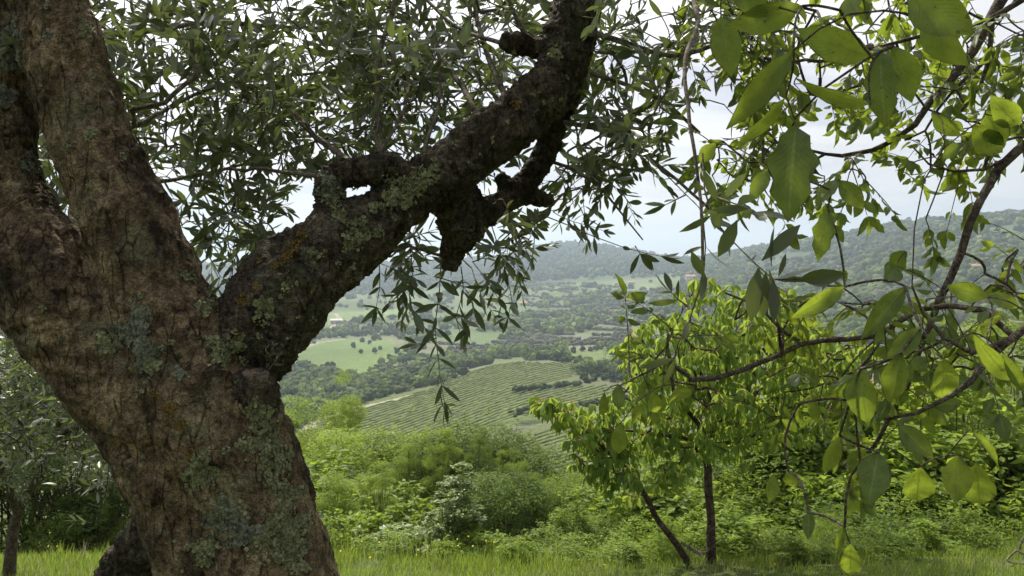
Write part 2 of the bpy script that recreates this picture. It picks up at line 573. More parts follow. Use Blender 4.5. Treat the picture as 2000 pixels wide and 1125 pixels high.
# ------------------------------------------------------------------ terrain
KY = np.array([110, 160, 200, 260, 330, 400, 480, 620, 800, 1000, 1250, 1600, 2100, 3200, 6000.0])
COLS = {
    500: [985, 925, 880, 812, 772, 742, 717, 667, 627, 597, 575, 552, 525, 530, 524],
    700: [985, 925, 873, 797, 762, 736, 715, 665, 625, 595, 574, 552, 521, 530, 524],
    1000: [958, 880, 830, 768, 706, 702, 680, 652, 622, 592, 566, 540, 506, 530, 524],
    1080: [955, 872, 822, 765, 706, 700, 678, 648, 618, 588, 562, 520, 466, 530, 524],
    1200: [940, 862, 810, 760, 712, 694, 670, 636, 604, 574, 550, 520, 488, 530, 524],
    1330: [930, 850, 800, 757, 715, 690, 664, 625, 590, 564, 542, 526, 522, 524, 524],
    1500: [940, 860, 810, 765, 725, 690, 655, 608, 560, 528, 497, 490, 500, 524, 524],
    1620: [940, 860, 815, 768, 725, 686, 647, 595, 542, 508, 467, 476, 500, 524, 524],
    1700: [940, 860, 820, 770, 722, 682, 642, 582, 522, 478, 452, 470, 500, 524, 524],
    1800: [940, 860, 825, 770, 718, 672, 628, 564, 498, 446, 434, 460, 500, 524, 524],
    2000: [940, 870, 830, 770, 710, 660, 610, 540, 470, 425, 425, 450, 500, 524, 524],
    2300: [940, 870, 830, 770, 710, 655, 600, 530, 460, 410, 415, 450, 500, 524, 524],
}
NEAR_Y = [1.0, 3.0, 5.0, 9.0, 20.0, 60.0]
NEAR_Z = [0.0, 0.0, -0.50, -1.58, -4.5, -15.2]
LY = np.linspace(math.log(1.0), math.log(9000.0), 560)
GP = np.linspace(-700, 2900, 145)


def _build_grid():
    cols = sorted(COLS)
    tab = []
    for c in cols:
        e = []
        for Y, py in zip(KY, COLS[c]):
            v = (562.5 - py) / FPX
            e.append((v * math.cos(PITCH) - math.sin(PITCH)) / (math.cos(PITCH) + v * math.sin(PITCH)))
        zz = 1.6 + KY * np.array(e)
        ys = np.log(np.concatenate([NEAR_Y, KY, [9000]]))
        zs = np.concatenate([NEAR_Z, zz, [zz[-1]]])
        tab.append(np.interp(LY, ys, zs))
    tab = np.array(tab)
    g = np.array([np.interp(GP, cols, tab[:, k]) for k in range(len(LY))]).T
    for ax in (0, 1):
        ker = np.exp(-0.5 * (np.arange(-9, 10) / (1.4, 3.0)[ax]) ** 2)
        ker /= ker.sum()
        pad = [(9, 9) if a == ax else (0, 0) for a in (0, 1)]
        gp = np.pad(g, pad, mode='edge')
        g = sum(ker[k] * (gp[k:k + g.shape[0], :] if ax == 0 else gp[:, k:k + g.shape[1]]) for k in range(19))
    return g


GRID = _build_grid()


def terrain(x, y):
    x, y = np.atleast_1d(np.asarray(x, float)), np.atleast_1d(np.asarray(y, float))
    rho = np.hypot(x, y) + 1e-6
    az = np.arctan2(x, y)
    azc = np.clip(az, -0.85, 0.85)
    Y = np.maximum(rho * np.cos(azc), 1.0)
    px = 1000 + FPX * np.tan(azc)
    fi = np.clip((px - GP[0]) / (GP[1] - GP[0]), 0, len(GP) - 1.001)
    fj = np.clip((np.log(Y) - LY[0]) / (LY[1] - LY[0]), 0, len(LY) - 1.001)
    i, j = fi.astype(int), fj.astype(int)
    fi, fj = fi - i, fj - j
    z = (GRID[i, j] * (1 - fi) * (1 - fj) + GRID[i + 1, j] * fi * (1 - fj) + GRID[i, j + 1] * (1 - fi) * fj + GRID[i + 1, j + 1] * fi * fj)
    w = np.clip((np.abs(az) - 1.2) / 1.0, 0, 1)
    w = w * w * (3 - 2 * w)
    z = z * (1 - w) + w * 0.10 * np.minimum(rho, 500)
    q = np.stack([x, y, x * 0], 1)

    def s(a, b):
        t = np.clip((rho - a) / (b - a), 0, 1)
        return t * t * (3 - 2 * t)
    z = z + 9 * s(700, 1500) * vnoise(q / 330, 1) + 2.6 * s(350, 900) * vnoise(q / 110, 2) + 0.5 * s(60, 200) * vnoise(q / 38, 3)
    z = z + 0.05 * s(3, 9) * vnoise(q / 1.7, 4) + 0.02 * vnoise(q / 0.5, 5)
    return z


def ground_at(px, py, ymin=40, ymax=4000):
    Y = np.exp(np.linspace(math.log(ymin), math.log(ymax), 1500))
    v = (562.5 - py) / FPX
    dep = Y / (math.cos(PITCH) + v * math.sin(PITCH))
    q = CAMP + dep[:, None] * (AX_F + AX_R * (px - 1000) / FPX + AX_U * v)
    dz = q[:, 2] - terrain(q[:, 0], q[:, 1])
    k = np.nonzero(dz < 0)[0]
    if len(k) == 0:
        return None
    k = k[0]
    if k == 0:
        return q[0]
    t = dz[k - 1] / (dz[k - 1] - dz[k])
    r = q[k - 1] * (1 - t) + q[k] * t
    return r


def in_poly(px, py, poly):
    poly = np.asarray(poly, float)
    r = np.zeros(px.shape, bool)
    j = len(poly) - 1
    for i in range(len(poly)):
        xi, yi = poly[i]
        xj, yj = poly[j]
        c = ((yi > py) != (yj > py)) & (px < (xj - xi) * (py - yi) / (yj - yi + 1e-9) + xi)
        r ^= c
        j = i
    return r


VINE_UP = [(612, 832), (679, 803), (790, 779), (884, 744), (948, 718), (1012, 709), (1090, 711), (1135, 716), (1108, 742), (1060, 757), (1010, 766), (1060, 764), (1120, 757), (1200, 754), (1300, 756), (1310, 782), (1200, 782), (1140, 792), (1060, 802), (1000, 818), (960, 835), (905, 852), (850, 862), (773, 870), (690, 868)]
VINE_LOW = [(975, 890), (1020, 868), (1060, 846), (1110, 826), (1190, 812), (1280, 800), (1400, 795), (1440, 930), (1300, 950), (1120, 945), (1040, 925)]
MEADOWS = [
    ([(566, 708), (590, 678), (630, 668), (680, 663), (764, 666), (800, 690), (770, 706), (735, 712), (712, 738), (655, 728), (600, 714)], (0.17, 0.25, 0.07)),
    ([(640, 612), (745, 604), (800, 604), (800, 612), (740, 622), (690, 630), (640, 634)], (0.22, 0.30, 0.12)),
    ([(820, 655), (900, 645), (1000, 652), (960, 672), (860, 668)], (0.15, 0.22, 0.08)),
    ([(880, 600), (1010, 596), (1080, 606), (980, 614), (890, 612)], (0.15, 0.22, 0.08)),
    ([(1090, 690), (1190, 684), (1200, 700), (1120, 704)], (0.17, 0.23, 0.08)),
    ([(1150, 560), (1280, 552), (1290, 562), (1170, 570)], (0.19, 0.24, 0.11)),
    ([(1480, 620), (1560, 600), (1570, 640), (1500, 650)], (0.15, 0.18, 0.09)),
    ([(1650, 700), (1720, 690), (1770, 700), (1760, 722), (1660, 724)], (0.20, 0.25, 0.10)),
]
BARE = [([(1650, 726), (1790, 722), (1800, 750), (1660, 752)], (0.34, 0.25, 0.18)),
        ([(1335, 540), (1380, 536), (1385, 552), (1340, 556)], (0.36, 0.30, 0.24)),
        ([(700, 640), (760, 634), (820, 640), (760, 650)], (0.22, 0.20, 0.16))]
TRACKS = [([(600, 836), (640, 818), (680, 800), (740, 788), (790, 776), (840, 762), (884, 741)], 2.2),
          ([(566, 712), (576, 694), (592, 679), (630, 668), (672, 663)], 1.8),
          ([(640, 645), (662, 628), (656, 612)], 2.0)]


def build_terrain():
    # fine fan ahead, coarse behind; denser near the fields
    az_f = np.radians(np.arange(-40, 40.01, 0.14))
    az_c = np.radians(np.concatenate([np.arange(44, 320.1, 4)]))
    az = np.concatenate([az_f, az_c])
    rho = np.concatenate([np.arange(0.2, 3, 0.4), np.exp(np.linspace(math.log(3), math.log(60), 70))[:-1],
                          np.exp(np.linspace(math.log(60), math.log(150), 36))[:-1],
                          np.exp(np.linspace(math.log(150), math.log(900), 230))[:-1], np.exp(np.linspace(math.log(900), math.log(8000), 110))])
    A, R = np.meshgrid(az, rho)
    X, Y = (R * np.sin(A)).ravel(), (R * np.cos(A)).ravel()
    Z = terrain(X, Y)
    V = np.stack([X, Y, Z], 1)
    na, nr = len(az), len(rho)
    i = np.arange(nr - 1)[:, None] * na
    j = np.arange(na)[None, :]
    j2 = (j + 1) % na
    F = np.stack([i + j, i + j2, i + na + j2, i + na + j], -1).reshape(-1, 4)
    V = np.vstack([V, [[0, 0, terrain(0, 0)[0]]]])
    F3 = np.stack([np.full(na, len(V) - 1), np.arange(na), (np.arange(na) + 1) % na], 1)[:, ::-1]
    F = F[:, ::-1]
    px, py, dz = project(V)
    rr = np.hypot(V[:, 0], V[:, 1])
    q = V.copy()
    q[:, 2] = 0
    n1, n2 = fbm(q / 90, 4, 11), fbm(q / 14, 4, 21)
    n3 = fbm(q / np.array([160.0, 60, 1]), 4, 31)
    land = np.empty((len(V), 3))
    grass = np.array([0.085, 0.115, 0.036])
    scrub = np.array([0.105, 0.112, 0.058])
    wood = np.array([0.055, 0.085, 0.035])
    olive = np.array([0.12, 0.13, 0.075])
    t = np.clip(n1 * 1.6 + 0.5 + n2 * 0.5, 0, 1)[:, None]
    land[:] = grass * t + scrub * (1 - t)
    near = (rr < 60)[:, None]
    tn = np.clip(n2 + 0.5, 0, 1)[:, None]
    land = np.where(near, np.array([0.055, 0.080, 0.025]) * tn + np.array([0.080, 0.095, 0.035]) * (1 - tn), land)
    t3 = np.clip(n3 * 2 + 0.45, 0, 1)[:, None]
    land = np.where((rr > 330)[:, None], (grass * 1.0 * t3 + olive * (1 - t3)) * (0.85 + 0.3 * t), land)
    ridge = ((rr > 1250) | ((px > 1400) & (rr > 620)))[:, None]
    land = np.where(ridge, wood * (0.7 + 0.6 * t), land)
    ahead = dz > 1
    wob = np.stack([vnoise(q / 9, 41), vnoise(q / 9, 42)], 1) * 1.6
    cls = np.zeros(len(V), int)
    fx, fy = px + wob[:, 0], py + wob[:, 1]
    for poly, c in MEADOWS + BARE:
        k = in_poly(fx, fy, poly) & ahead & (rr > 200)
        land[k] = np.array(c) * 0.62 * (0.85 + 0.25 * t[k])
        cls[k] = 1 if c[1] > c[0] else 0
    for poly, lo, hi in ((VINE_UP, 120, 360), (VINE_LOW, 80, 260)):
        k = in_poly(fx, fy, poly) & ahead & (rr > lo) & (rr < hi)
        land[k] = np.array([0.10, 0.125, 0.044]) * (0.85 + 0.3 * t[k]) + 0.02 * np.abs(n2[k])[:, None]
        cls[k] = 2
    for pts, w in TRACKS:
        g = [ground_at(a, b) for a, b in pts]
        g = resample(np.array([p for p in g if p is not None]), 1.0)[:, :2]
        near_k = np.nonzero((px > 540) & (px < 920) & (py > 600) & (py < 860) & (rr > 150) & (rr < 1200))[0]
        d = np.full(len(near_k), 1e9)
        for s in range(0, len(g), 1):
            d = np.minimum(d, np.hypot(V[near_k, 0] - g[s, 0], V[near_k, 1] - g[s, 1]))
        k = near_k[d < w]
        land[k] = (0.27, 0.25, 0.19)
        cls[k] = 3
    # split the sheet by kind of land
    allF = F
    fc = np.sort(cls[allF], 1)[:, 1]
    names = {0: 'ground', 1: 'meadow', 2: 'vineyard_field', 3: 'farm_track'}
    labels = {1: 'open green meadows between the hedges of the valley floor', 2: 'ground of the sloping vineyard between its rows',
              3: 'pale dirt track along the edge of the vineyard'}
    for c, nm in names.items():
        ff = allF[fc == c]
        groups = [ff]
        if c == 0:
            groups.append(F3)
        used = np.unique(np.concatenate([g.ravel() for g in groups]))
        mp = np.full(len(V), -1)
        mp[used] = np.arange(len(used))
        me = mesh_np(nm, V[used], [mp[g] for g in groups], attrs={'land': land[used]})
        o = put(nm, me, M['land'])
        o['kind'] = 'structure'


build_terrain()

# ------------------------------------------------------------------ haze
def build_haze():
    m = bpy.data.materials.new('valley_haze')
    m.use_nodes = True
    t = NT(m.node_tree)
    out = t.n('ShaderNodeOutputMaterial')
    v = t.n('ShaderNodeVolumePrincipled')
    v.inputs['Color'].default_value = (0.66, 0.80, 0.93, 1)
    v.inputs['Density'].default_value = HAZE_DENSITY
    v.inputs['Anisotropy'].default_value = 0.35
    t.l(v.outputs[0], out.inputs['Volume'])
    bm = bmesh.new()
    bmesh.ops.create_cube(bm, size=1.0)
    me = bpy.data.meshes.new('haze')
    bm.to_mesh(me)
    bm.free()
    me.materials.append(m)
    o = bpy.data.objects.new('haze', me)
    o.scale = (16400, 16400, 330)
    o.location = (0, 0, -120 + 165)
    o['kind'] = 'stuff'
    COL.objects.link(o)


build_haze()


# ------------------------------------------------------------------ distant trees
def ico(sub):
    bm = bmesh.new()
    bmesh.ops.create_icosphere(bm, subdivisions=sub, radius=1.0)
    V = np.array([v.co[:] for v in bm.verts])
    F = np.array([[v.index for v in f.verts] for f in bm.faces])
    bm.free()
    return V, F


def lump(seed, sub=2, amp=0.45, fr=1.6):
    V, F = ico(sub)
    k = 1 + amp * vnoise(V * fr, seed) + amp * 0.5 * vnoise(V * fr * 2.3, seed + 5)
    V = V * k[:, None]
    V[:, 2] = np.where(V[:, 2] < 0, V[:, 2] * 0.75, V[:, 2])
    return V, F


LUMPS = [lump(s, 2, 0.6, 1.9) for s in range(60, 68)]
GREENS = np.array([[0.075, 0.110, 0.038], [0.10, 0.145, 0.045], [0.145, 0.20, 0.055], [0.20, 0.255, 0.07], [0.060, 0.083, 0.036], [0.12, 0.145, 0.065]])
GREYS = np.array([[0.19, 0.205, 0.13], [0.23, 0.235, 0.17], [0.15, 0.18, 0.10], [0.22, 0.21, 0.17]])


def merge_lumps(name, pos, rad, hgt, color, parent=None):
    Vs, Fs, Cs, n = [], [], [], 0
    for k in range(len(LUMPS)):
        sel = np.nonzero((np.arange(len(pos)) * 7919) % len(LUMPS) == k)[0]
        if not len(sel):
            continue
        V, F = LUMPS[k]
        a = RNG.uniform(0, 6.28, len(sel))
        c, s = np.cos(a), np.sin(a)
        x = V[None, :, 0] * c[:, None] - V[None, :, 1] * s[:, None]
        y = V[None, :, 0] * s[:, None] + V[None, :, 1] * c[:, None]
        z = V[None, :, 2] * np.ones((len(sel), 1))
        W = np.stack([x * rad[sel, None], y * rad[sel, None], z * hgt[sel, None]], -1) + pos[sel, None, :]
        Vs.append(W.reshape(-1, 3))
        Fs.append((F[None] + (np.arange(len(sel)) * len(V))[:, None, None] + n).reshape(-1, 3))
        Cs.append(np.repeat(color[sel], len(V), 0))
        n += len(sel) * len(V)
    me = mesh_np(name, np.concatenate(Vs), np.concatenate(Fs), attrs={'land': np.concatenate(Cs)})
    o = put(name, me, M['wood'])
    o['kind'] = 'stuff'
    return o


def sample_region(n, pxr, yr, maskf=None):
    px = RNG.uniform(*pxr, n)
    Y = np.exp(RNG.uniform(math.log(yr[0]), math.log(yr[1]), n))
    x = (px - 1000) / FPX * Y
    z = terrain(x, Y)
    pos = np.stack([x, Y, z], 1)
    a, b, _ = project(pos)
    k = np.ones(n, bool) if maskf is None else maskf(a, b, pos)
    return pos[k], a[k], b[k]


def open_land(px, py):
    r = np.zeros(px.shape, bool)
    for poly in [VINE_UP, VINE_LOW] + [p for p, _ in MEADOWS[:5]] + [BARE[0][0]]:
        r |= in_poly(px, py, poly)
    return r


far_pos, far_rad, far_h, far_col, far_zone = [], [], [], [], []


def add_trees(pos, rad, asp, col, zone):
    pos = pos.copy()
    h = rad * asp
    pos[:, 2] += h * 0.75
    far_pos.append(pos)
    far_rad.append(rad)
    far_h.append(h)
    far_col.append(col * (1.0 if zone == 'ridge' else 1.2))
    far_zone.extend([zone] * len(pos))


def pick(cols, n, jitter=0.25):
    return cols[RNG.integers(0, len(cols), n)] * (1 + RNG.uniform(-jitter, jitter, (n, 1)))


def build_far_trees():
    q = lambda p, s: np.stack([p[:, 0] / s, p[:, 1] / s, p[:, 0] * 0], 1)
    # wooded far ridge
    pos, a, b = sample_region(7500, (150, 1500), (1300, 2500), lambda a, b, p: p[:, 1] < 2450)
    n = len(pos)
    add_trees(pos, RNG.uniform(3.0, 6.0, n) * (pos[:, 1] / 1500) ** 0.5, RNG.uniform(0.8, 1.3, n), pick(GREENS[[0, 4, 1]], n), 'ridge')
    pos, a, b = sample_region(900, (-300, 400), (1100, 2500))
    n = len(pos)
    add_trees(pos, RNG.uniform(6, 11, n), RNG.uniform(0.8, 1.3, n), pick(GREENS[[0, 4, 1]], n), 'ridge')
    # wooded hillside
    def hm(a, b, p):
        edge = 690 - 40 * (a > 1700) + 25 * vnoise(q(p, 60), 71)
        return (b < edge) & (vnoise(q(p, 45), 72) > -0.62) & (p[:, 1] > 330)
    pos, a, b = sample_region(9500, (1330, 2250), (340, 1500), hm)
    n = len(pos)
    m = vnoise(q(pos, 70), 73) + 0.5 * vnoise(q(pos, 20), 74)
    cA, cB = pick(GREENS[[1, 2, 3, 2]], n), pick(GREENS[[0, 4, 5, 1]], n)
    up = np.clip((pos[:, 1] - 750) / 200, 0, 1)
    cc = np.where((m - up * 0.8 > -0.25)[:, None], cA, cB)
    br = RNG.random(n) < 0.10
    cc[br] = pick(GREYS, int(br.sum()))
    add_trees(pos, RNG.uniform(1.9, 4.3, n) * (1 + (pos[:, 1] - 400) / 2600), RNG.uniform(0.75, 1.15, n), cc, 'hillside')
    # valley: hedges and copses
    def vm(a, b, p):
        k = vnoise(np.stack([p[:, 0] / 95, p[:, 1] / 34, p[:, 0] * 0], 1), 81) + 0.6 * vnoise(q(p, 22), 82)
        return (k > 0.22) & ~open_land(a, b) & (b > 505)
    pos, a, b = sample_region(7500, (150, 1650), (300, 1500), vm)
    n = len(pos)
    add_trees(pos, RNG.uniform(1.0, 2.9, n) * (1 + (pos[:, 1] - 300) / 1600), RNG.uniform(0.8, 1.25, n), pick(GREENS[[0, 1, 2, 3, 2, 5]] * 1.15, n), 'valley')
    # thick wood beside the vineyard track
    def wm(a, b, p):
        return (a < 885) & (b > 722) & (b < 842) & ~open_land(a, b) & ~in_poly(a, b, [(560, 850), (610, 822), (700, 790), (790, 766), (890, 732), (960, 712), (960, 760), (600, 880)])
    pos, a, b = sample_region(4200, (200, 900), (180, 520), wm)
    n = len(pos)
    m = vnoise(q(pos, 14), 91)
    cc = np.where((m > 0.0)[:, None], pick(GREENS[[1, 2, 1, 5]], n), pick(GREYS[[2, 2]] * 0.85, n))
    add_trees(pos, RNG.uniform(0.8, 2.0, n), RNG.uniform(0.7, 1.2, n), cc * 1.25, 'track wood')
    # orchard rows of grey leafed trees along the terraces
    pts = []
    rows = [(560, 860, 705 + 8 * k, 0.0) for k in range(0)]
    for k in range(17):
        py0 = 560 + k * 8.2
        for px in np.arange(1020, 1500, 4.3):
            w = 5 * math.sin(px / 47 + k * 0.7) + 0.05 * (px - 1200) * math.sin(k)
            pts.append((px + random.uniform(-1, 1), py0 + w, k))
    for k in range(6):
        for px in np.arange(660, 1010, 4.6):
            pts.append((px + random.uniform(-1, 1), 622 + k * 5.5 + 3 * math.sin(px / 50 + k), k))
    for k in range(7):
        for px in np.arange(556, 730, 5.2):
            pts.append((px + random.uniform(-1, 1), 716 + k * 6 + 0.07 * (px - 560), k))
    for k in range(8):
        for px in np.arange(860, 1080, 5.0):
            pts.append((px + random.uniform(-1, 1), 655 + k * 6.5 + 3 * math.sin(px / 40 + k), k))
    pp = np.array(pts)
    nz = vnoise(np.stack([pp[:, 0] / 60, pp[:, 1] / 16, pp[:, 0] * 0], 1), 95)
    pp = pp[(nz > -0.25) & ~open_land(pp[:, 0], pp[:, 1])]
    g = [ground_at(a, b, 150) for a, b, _ in pp]
    g = np.array([v for v in g if v is not None])
    n = len(g)
    add_trees(g, RNG.uniform(0.8, 1.5, n) * np.clip(g[:, 1] / 480, 0.7, 1.6), RNG.uniform(0.8, 1.1, n), pick(GREYS, n), 'orchard')
    # scattered single trees in the meadows and hedge along field edges
    lone = [(708, 668), (722, 672), (690, 680), (705, 690), (732, 690), (742, 683), (760, 700), (775, 690), (650, 722), (632, 722), (640, 716), (790, 712),
            (1186, 735), (1196, 745), (1120, 690), (1105, 694)]
    g = np.array([ground_at(a, b, 200) for a, b in lone])
    add_trees(g, RNG.uniform(1.0, 2.0, len(g)), RNG.uniform(1.0, 1.5, len(g)), pick(GREENS[[0, 4]], len(g)), 'meadow')
    hedge = []
    def hl(p0, p1, n, j=2.0):
        for t in np.linspace(0, 1, n):
            hedge.append((p0[0] + (p1[0] - p0[0]) * t + random.uniform(-j, j), p0[1] + (p1[1] - p0[1]) * t + random.uniform(-j, j)))
    hl((1005, 768), (1130, 752), 34, 1.5)
    hl((1030, 700), (1150, 711), 26)
    hl((560, 668), (700, 654), 26, 4)
    hl((690, 652), (870, 656), 40, 5)
    hl((800, 700), (930, 712), 26, 5)
    hl((740, 720), (850, 752), 40, 6)
    hl((1140, 742), (1260, 730), 44, 8)
    hl((1190, 735), (1320, 748), 44, 8)
    hl((1140, 790), (1240, 780), 24, 5)
    hl((1000, 812), (1060, 806), 12, 5)
    g = np.array([ground_at(a, b, 150) for a, b in hedge])
    n = len(g)
    add_trees(g, RNG.uniform(0.8, 1.9, n) * np.clip(g[:, 1] / 380, 0.55, 1.6), RNG.uniform(0.8, 1.1, n), pick(GREENS[[0, 1, 4, 1]], n), 'hedge')


build_far_trees()
far_pos, far_rad, far_h, far_col = map(np.concatenate, (far_pos, far_rad, far_h, far_col))


def leafy_tree_mesh(name, seed, leaves=420, sub_amp=0.4, trunk_h=0.9):
    """small broadleaf tree seen from afar: crown radius about 1, lumps of leaf clumps over a short trunk"""
    r = np.random.default_rng(seed)
    lobes = r.normal(0, 0.42, (9, 3))
    lobes[:, 2] *= 0.8
    lr = r.uniform(0.38, 0.62, 9)
    k = r.integers(0, 9, leaves)
    d = r.normal(0, 1, (leaves, 3))
    d /= np.linalg.norm(d, axis=1, keepdims=True)
    c = lobes[k] + d * (lr[k] * r.uniform(0.7, 1.08, leaves))[:, None]
    n = d + r.normal(0, 0.5, (leaves, 3))
    n /= np.linalg.norm(n, axis=1, keepdims=True)
    u = np.cross(n, r.normal(0, 1, (leaves, 3)))
    u /= np.linalg.norm(u, axis=1, keepdims=True)
    v = np.cross(n, u)
    s = r.uniform(0.09, 0.2, leaves)[:, None]
    V = np.stack([c - u * s, c - v * s * 0.7 + n * s * .2, c + u * s, c + v * s * 0.7 + n * s * .2], 1).reshape(-1, 3)
    F = np.arange(leaves * 4).reshape(-1, 4)
    bright = np.repeat(np.clip(1 + r.uniform(-0.3, 0.35, leaves), 0, 2), 4)
    LV, LF = lump(seed + 300, 2, 0.5, 1.7)
    LV = LV * 0.72
    TB = Tubes()
    TB.add([(0, 0, -1.0 - trunk_h), (0.03, 0.02, -0.7), (0, 0, 0)], [0.13, 0.10, 0.05], 5)
    VV = np.vstack([V, LV, TB.V[0]])
    F2 = LF + len(V)
    F3 = TB.F[0] + len(V) + len(LV)
    br = np.concatenate([bright, np.full(len(LV), 0.8), np.full(len(TB.V[0]), 1.0)])
    me = mesh_np(name, VV, [F, F3, F2], smooth=False, attrs={'shade': br})
    me.materials.append(None)
    me.materials.append(None)
    idx = np.zeros(len(me.polygons), dtype=np.int32)
    idx[len(F):len(F) + len(F3)] = 1
    me.polygons.foreach_set('material_index', idx)
    return me


TREE_MATS = {}


def far_tree_mat(name, c):
    if name in TREE_MATS:
        return TREE_MATS[name]
    m, t = mat_new(name)
    out = t.n('ShaderNodeOutputMaterial')
    at = t.n('ShaderNodeAttribute', attribute_name='shade')
    oi = t.n('ShaderNodeObjectInfo')
    k = t.math('MULTIPLY', at.outputs['Fac'], t.math('ADD', t.math('MULTIPLY', oi.outputs['Random'], 0.5), 0.75))
    vm = t.n('ShaderNodeVectorMath', operation='SCALE')
    vm.inputs[0].default_value = c
    t.l(k, vm.inputs['Scale'])
    b = t.n('ShaderNodeBsdfPrincipled')
    t.l(vm.outputs[0], b.inputs['Base Color'])
    b.inputs['Roughness'].default_value = 0.8
    tr = t.n('ShaderNodeBsdfTranslucent')
    t.l(vm.outputs[0], tr.inputs[0])
    mx = t.n('ShaderNodeMixShader')
    mx.inputs[0].default_value = 0.5
    t.l(b.outputs[0], mx.inputs[1])
    t.l(tr.outputs[0], mx.inputs[2])
    t.l(mx.outputs[0], out.inputs['Surface'])
    TREE_MATS[name] = m
    return m


FAR_MESH = [leafy_tree_mesh('leafy_tree', s) for s in range(5)]


def split_far_trees():
    a, b, dz = project(far_pos)
    size = far_rad / dz * (a > 480) * (a < 2040) * (b > 430) * (b < 900)
    zone = np.array(far_zone)
    size = np.where((zone == 'ridge') | (zone == 'hillside'), 0, size)
    order = np.argsort(-size)[:270]
    mask = np.ones(len(far_pos), bool)
    lab = {
        'valley': ('trees scattered over the valley floor', 'round {c} tree of the valley floor'),
        'track wood': ('trees of the wood beside the vineyard track', '{c} tree in the wood by the vineyard'),
        'orchard': ('orchard trees in rows on the terraces', '{c} orchard tree standing in a row on the valley terraces'),
        'meadow': ('single trees standing in the open meadows', 'single {c} tree standing in the open green meadow'),
        'hedge': ('hedgerow trees between the fields', '{c} hedgerow tree between the vineyard and the fields behind'),
    }
    for i in order:
        if size[i] <= 0:
            continue
        mask[i] = False
        c = far_col[i]
        if c[0] > 0.9 * c[1]:
            key, word = 'grey_green', 'grey green'
            base = (0.22, 0.225, 0.16)
        elif c[1] > 0.24:
            key, word, base = 'pale_green', 'pale green', (0.21, 0.28, 0.08)
        elif c[1] > 0.15:
            key, word, base = 'mid_green', 'mid green', (0.13, 0.185, 0.055)
        else:
            key, word, base = 'dark_green', 'dark green', (0.08, 0.115, 0.045)
        g, l = lab[zone[i]]
        o = bpy.data.objects.new('distant_tree', FAR_MESH[int(i) % 5])
        COL.objects.link(o)
        o.material_slots[0].link = 'OBJECT'
        o.material_slots[0].material = far_tree_mat('tree_' + key, base)
        o.material_slots[1].link = 'OBJECT'
        o.material_slots[1].material = M['bark_shrub']
        o.location = far_pos[i]
        o.scale = (far_rad[i], far_rad[i], far_h[i])
        o.rotation_euler = (0, 0, random.uniform(0, 6.28))
        sz = 'small' if far_rad[i] < 1.7 else ('large' if far_rad[i] > 2.6 else 'medium')
        if zone[i] == 'valley':
            where = ('under the far ridge' if b[i] < 590 else 'near the open meadow' if a[i] < 850 and b[i] < 730 else 'behind the vineyard crest' if a[i] < 1180 and b[i] < 730
                     else 'below the cherry and walnut leaves' if b[i] > 700 else 'at the foot of the wooded hillside' if a[i] > 1450 else 'on the terraces')
        elif zone[i] == 'track wood':
            where = 'beside the track' if b[i] > 790 - (a[i] - 560) * 0.2 else ('close to the trunk' if a[i] < 640 else 'towards the meadow')
        elif zone[i] == 'hedge':
            where = 'at the vineyard corner' if a[i] > 1140 else ('inside the vineyard' if b[i] > 740 else 'along the meadow')
        else:
            where = ''
        o['label'] = (sz + ' ' + l.format(c=word) + (', ' + where if where else ''))
        o['category'] = 'tree'
        o['group'] = ' '.join((g + ', ' + sz + ' ' + word + ' ' + where).split())
    for z, nm in (('ridge', 'ridge_woodland'), ('hillside', 'hillside_woodland')):
        k = mask & (zone == z)
        merge_lumps(nm, far_pos[k], far_rad[k], far_h[k], far_col[k])
    k = mask & (zone != 'ridge') & (zone != 'hillside')
    merge_lumps('valley_woodland', far_pos[k], far_rad[k], far_h[k], far_col[k])


split_far_trees()


# ------------------------------------------------------------------ vineyard rows
ORD = ('first second third fourth fifth sixth seventh eighth ninth tenth eleventh twelfth thirteenth fourteenth fifteenth sixteenth seventeenth eighteenth nineteenth twentieth '
       + ' '.join('twenty-' + q for q in 'first second third fourth fifth sixth seventh eighth ninth'.split()) + ' thirtieth '
       + ' '.join('thirty-' + q for q in 'first second third fourth fifth sixth seventh eighth ninth'.split()) + ' fortieth').split()


